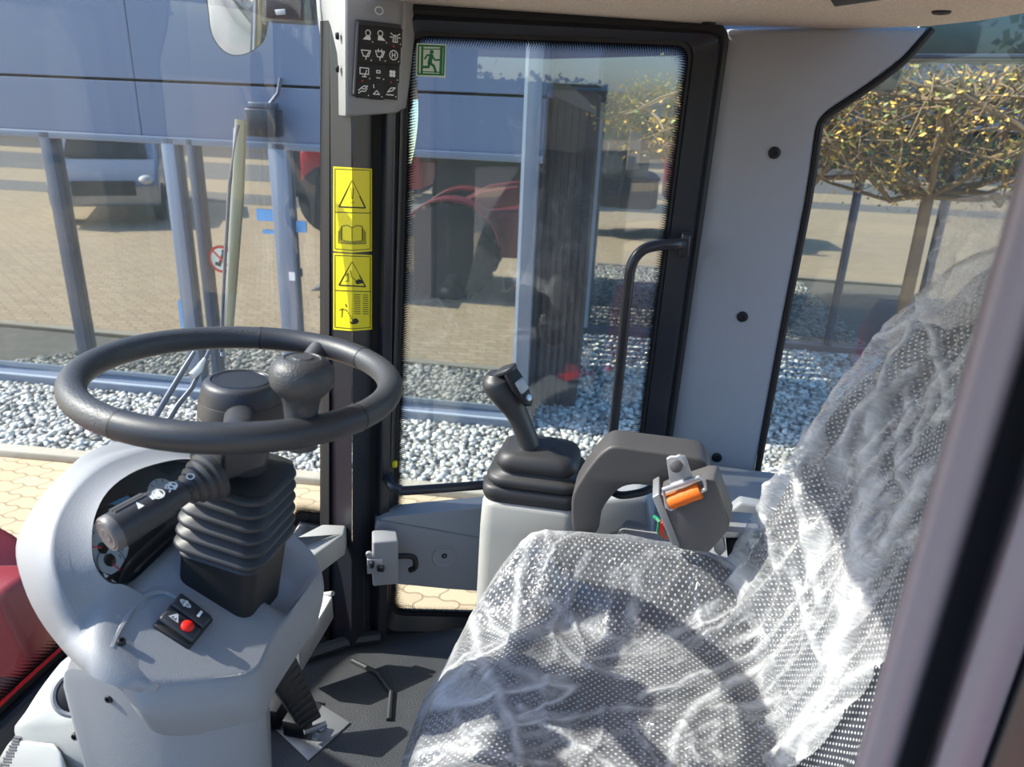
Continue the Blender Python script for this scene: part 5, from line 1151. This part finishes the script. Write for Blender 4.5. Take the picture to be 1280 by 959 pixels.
# ---- behind the camera: what the glass mirrors
def hedge(x0, x1, y, h, seed):
    rnd = random.Random(seed); lf_ = M()
    for k in range(9000):
        p = V((rnd.uniform(x0, x1), y + rnd.uniform(-.5, .5), rnd.uniform(.05, h) * rnd.uniform(.75, 1) ** .5)); a = V((rnd.uniform(-1, 1), rnd.uniform(-1, 1), rnd.uniform(-1, 1))).normalized(); c_ = a.orthogonal(); s = rnd.uniform(.08, .18)
        lf_.add([p - a * s, p + c_ * s * .6, p + a * s, p - c_ * s * .6], [(0, 1, 2, 3)])
    core = obj('hedge', M().box(((x0 + x1) / 2, y, h * .45), (x1 - x0, .7, h * .9)), 'hedge', None, fr=FF, smooth=False); f_ = obj('leaves', lf_, 'hedge', core, smooth=False); f_['kind'] = 'stuff'; return core
tag(hedge(-28, 24, -27.5, 3.4, 4), 'long green hedge mirrored faintly in the facade glass', 'hedge')
for k, x in enumerate((-24, -13.5, -3, 8, 19)):
    rnd = random.Random(20 + k); t = thing('roadside_tree', ['bare roadside tree mirrored in the far left pane', 'roadside tree mirrored above the parked car', 'roadside tree mirrored behind the wiper', 'roadside tree mirrored in the door window', 'roadside tree mirrored in the recessed facade'][k], 'tree', (x, -36, 0), 'trees along the road', fr=FF)
    obj('trunk', M().tube([(x, -36, 0), (x + .1, -36, 2), (x, -36, 4)], [.22, .18, .12], 10), 'bark', t); lf_ = M()
    for q in range(1800):
        dv = V((rnd.gauss(0, 1.5), rnd.gauss(0, 1.5), rnd.gauss(0, 1.4))); p = V((x, -36, 5.2)) + dv; a = V((rnd.uniform(-1, 1), rnd.uniform(-1, 1), rnd.uniform(-1, 1))).normalized(); c_ = a.orthogonal(); s = rnd.uniform(.12, .3)
        lf_.add([p - a * s, p + c_ * s * .6, p + a * s, p - c_ * s * .6], [(0, 1, 2, 3)])
    f_ = obj('crown', lf_, 'leafgreen', t, smooth=False); f_['kind'] = 'stuff'
vp = KF(150, 262, z=0); cxx, cyy = vp.x, -vp.y; print('car at', cxx, cyy)
car = thing('parked_car', 'silver parked car mirrored in the left facade pane', 'car', (cxx, cyy, 0), fr=FF)
def cp(x, y, z): return V((cxx + .5 * x * 1.0 - .86 * y, cyy + .86 * x + .5 * y, z))
prof = [(2.15, .35), (2.2, .75), (1.9, .98), (1.05, 1.08), (.35, 1.62), (-1.2, 1.68), (-2.0, 1.25), (-2.2, 1.0), (-2.2, .4)]
obj('car_body', M().loft([[cp(x, y, z if z < 1.1 or abs(y) < .8 else z - .02) for x, z in prof] for y in (-.88, -.8, .8, .88)]), 'carpaint', car, bevel=.06, seg=3)
for y in (-.885, .87): obj('side_glass', M().prism([cp(x, y, z) for x, z in ((.85, 1.12), (.25, 1.55), (-1.15, 1.6), (-1.75, 1.22), (-1.7, 1.12))], cp(0, .015, 0) - cp(0, 0, 0)), 'carglass', car, smooth=False)
obj('windscreen', M().prism([cp(1.08, -.7, 1.10), cp(1.08, .7, 1.10), cp(.42, .62, 1.60), cp(.42, -.62, 1.60)], (0, 0, .02)), 'carglass', car, smooth=False)
obj('grille', M().prism([cp(2.2, -.5, .55), cp(2.2, .5, .55), cp(2.16, .5, .80), cp(2.16, -.5, .80)], cp(.03, 0, 0) - cp(0, 0, 0)), 'blackpaint', car)
for y in (-.68, .68): obj('headlamp', M().sphere(cp(2.1, y, .8), .13, 12, (1, 1, .7)), 'white', car)
for x in (-1.35, 1.35):
    for y in (-.82, .82): obj('wheel', M().lathe([(.2, -.1), (.33, -.1), (.34, 0), (.33, .1), (.2, .1)], cp(x, y, .34), cp(0, 1, 0) - cp(0, 0, 0), 24), 'tyre', car)
def machine(name, lab, x, y, mat_, s=1.0):
    t = thing(name, lab, 'farm machine', (x, y, 0), fr=FF); q = lambda a, b, c: V((x + a * s, y + b * s, c * s))
    obj('hood', M().loft([[q(a, b, c) for b, c in ((-.55, .8), (-.55, 1.6 - d_), (-.4, 1.75 - d_), (.4, 1.75 - d_), (.55, 1.6 - d_), (.55, .8))] for a, d_ in ((-2.6, .3), (-2.4, .1), (-.3, 0))]), mat_, t, bevel=.05)
    obj('cab', M().loft([[q(a, b, c) for a, b in ((-.3, -.75), (1.2, -.8), (1.2, .8), (-.3, .75))] for c in (1.3, 2.7)]), 'carglass', t, bevel=.05)
    obj('cab_roof', M().box(q(.5, 0, 2.8), (1.8 * s, 1.8 * s, .2 * s)), mat_, t, bevel=.05)
    for a, r in ((-1.8, .6), (.9, .85)):
        for b in (-.95, .95):
            w = obj('wheel', M().lathe([(r * .5 * s, -.2 * s), (r * s, -.22 * s), (r * 1.02 * s, 0), (r * s, .22 * s), (r * .5 * s, .2 * s)], q(a, b, r), (0, 1, 0), 32), 'tyre', t)
            obj('wheel_rim', M().lathe([(r * .5 * s, -.18 * s), (r * .3 * s, -.05 * s), (.01, -.05 * s), (.01, .05 * s), (r * .3 * s, .05 * s), (r * .5 * s, .18 * s)], q(a, b, r), (0, 1, 0), 24), 'white', w)
    return t
m1 = KF(560, 300, z=0); machine('parked_tractor', 'red tractor mirrored in the door window pane', m1.x - .3, -m1.y - 1.0, 'red')
m2 = KF(500, 285, z=0); machine('parked_tractor', 'yellow tractor mirrored beside the red one', m2.x - 2.0, -m2.y - 4.5, 'yellowpaint', .9)

# ================================================================ light
sdir = MF.W(V((.49, .05, -.42))).normalized()
sun = bpy.data.lights.new('sun', 'SUN'); sun.energy = SUN_E; sun.angle = rad(.53); sun.color = (1, .95, .86)
so_ = bpy.data.objects.new('sun', sun); COL.objects.link(so_); so_.rotation_euler = sdir.to_track_quat('-Z', 'Y').to_euler(); so_.location = -sdir * 20
w = bpy.data.worlds.new('sky'); sc.world = w; w.use_nodes = True; nt = w.node_tree; nt.nodes.clear()
sk = nt.nodes.new('ShaderNodeTexSky'); sk.sky_type = 'NISHITA'; sk.sun_disc = False; sk.sun_elevation = math.asin(-sdir.z); sk.sun_rotation = math.atan2(-sdir.x, -sdir.y); sk.dust_density = 1.2; sk.ozone_density = 1.5
bg = nt.nodes.new('ShaderNodeBackground'); bg.inputs[1].default_value = SKY_E; wo = nt.nodes.new('ShaderNodeOutputWorld')
hs_ = nt.nodes.new('ShaderNodeHueSaturation'); hs_.inputs['Saturation'].default_value = 1.35; nt.links.new(sk.outputs[0], hs_.inputs['Color']); nt.links.new(hs_.outputs[0], bg.inputs[0]); nt.links.new(bg.outputs[0], wo.inputs[0])
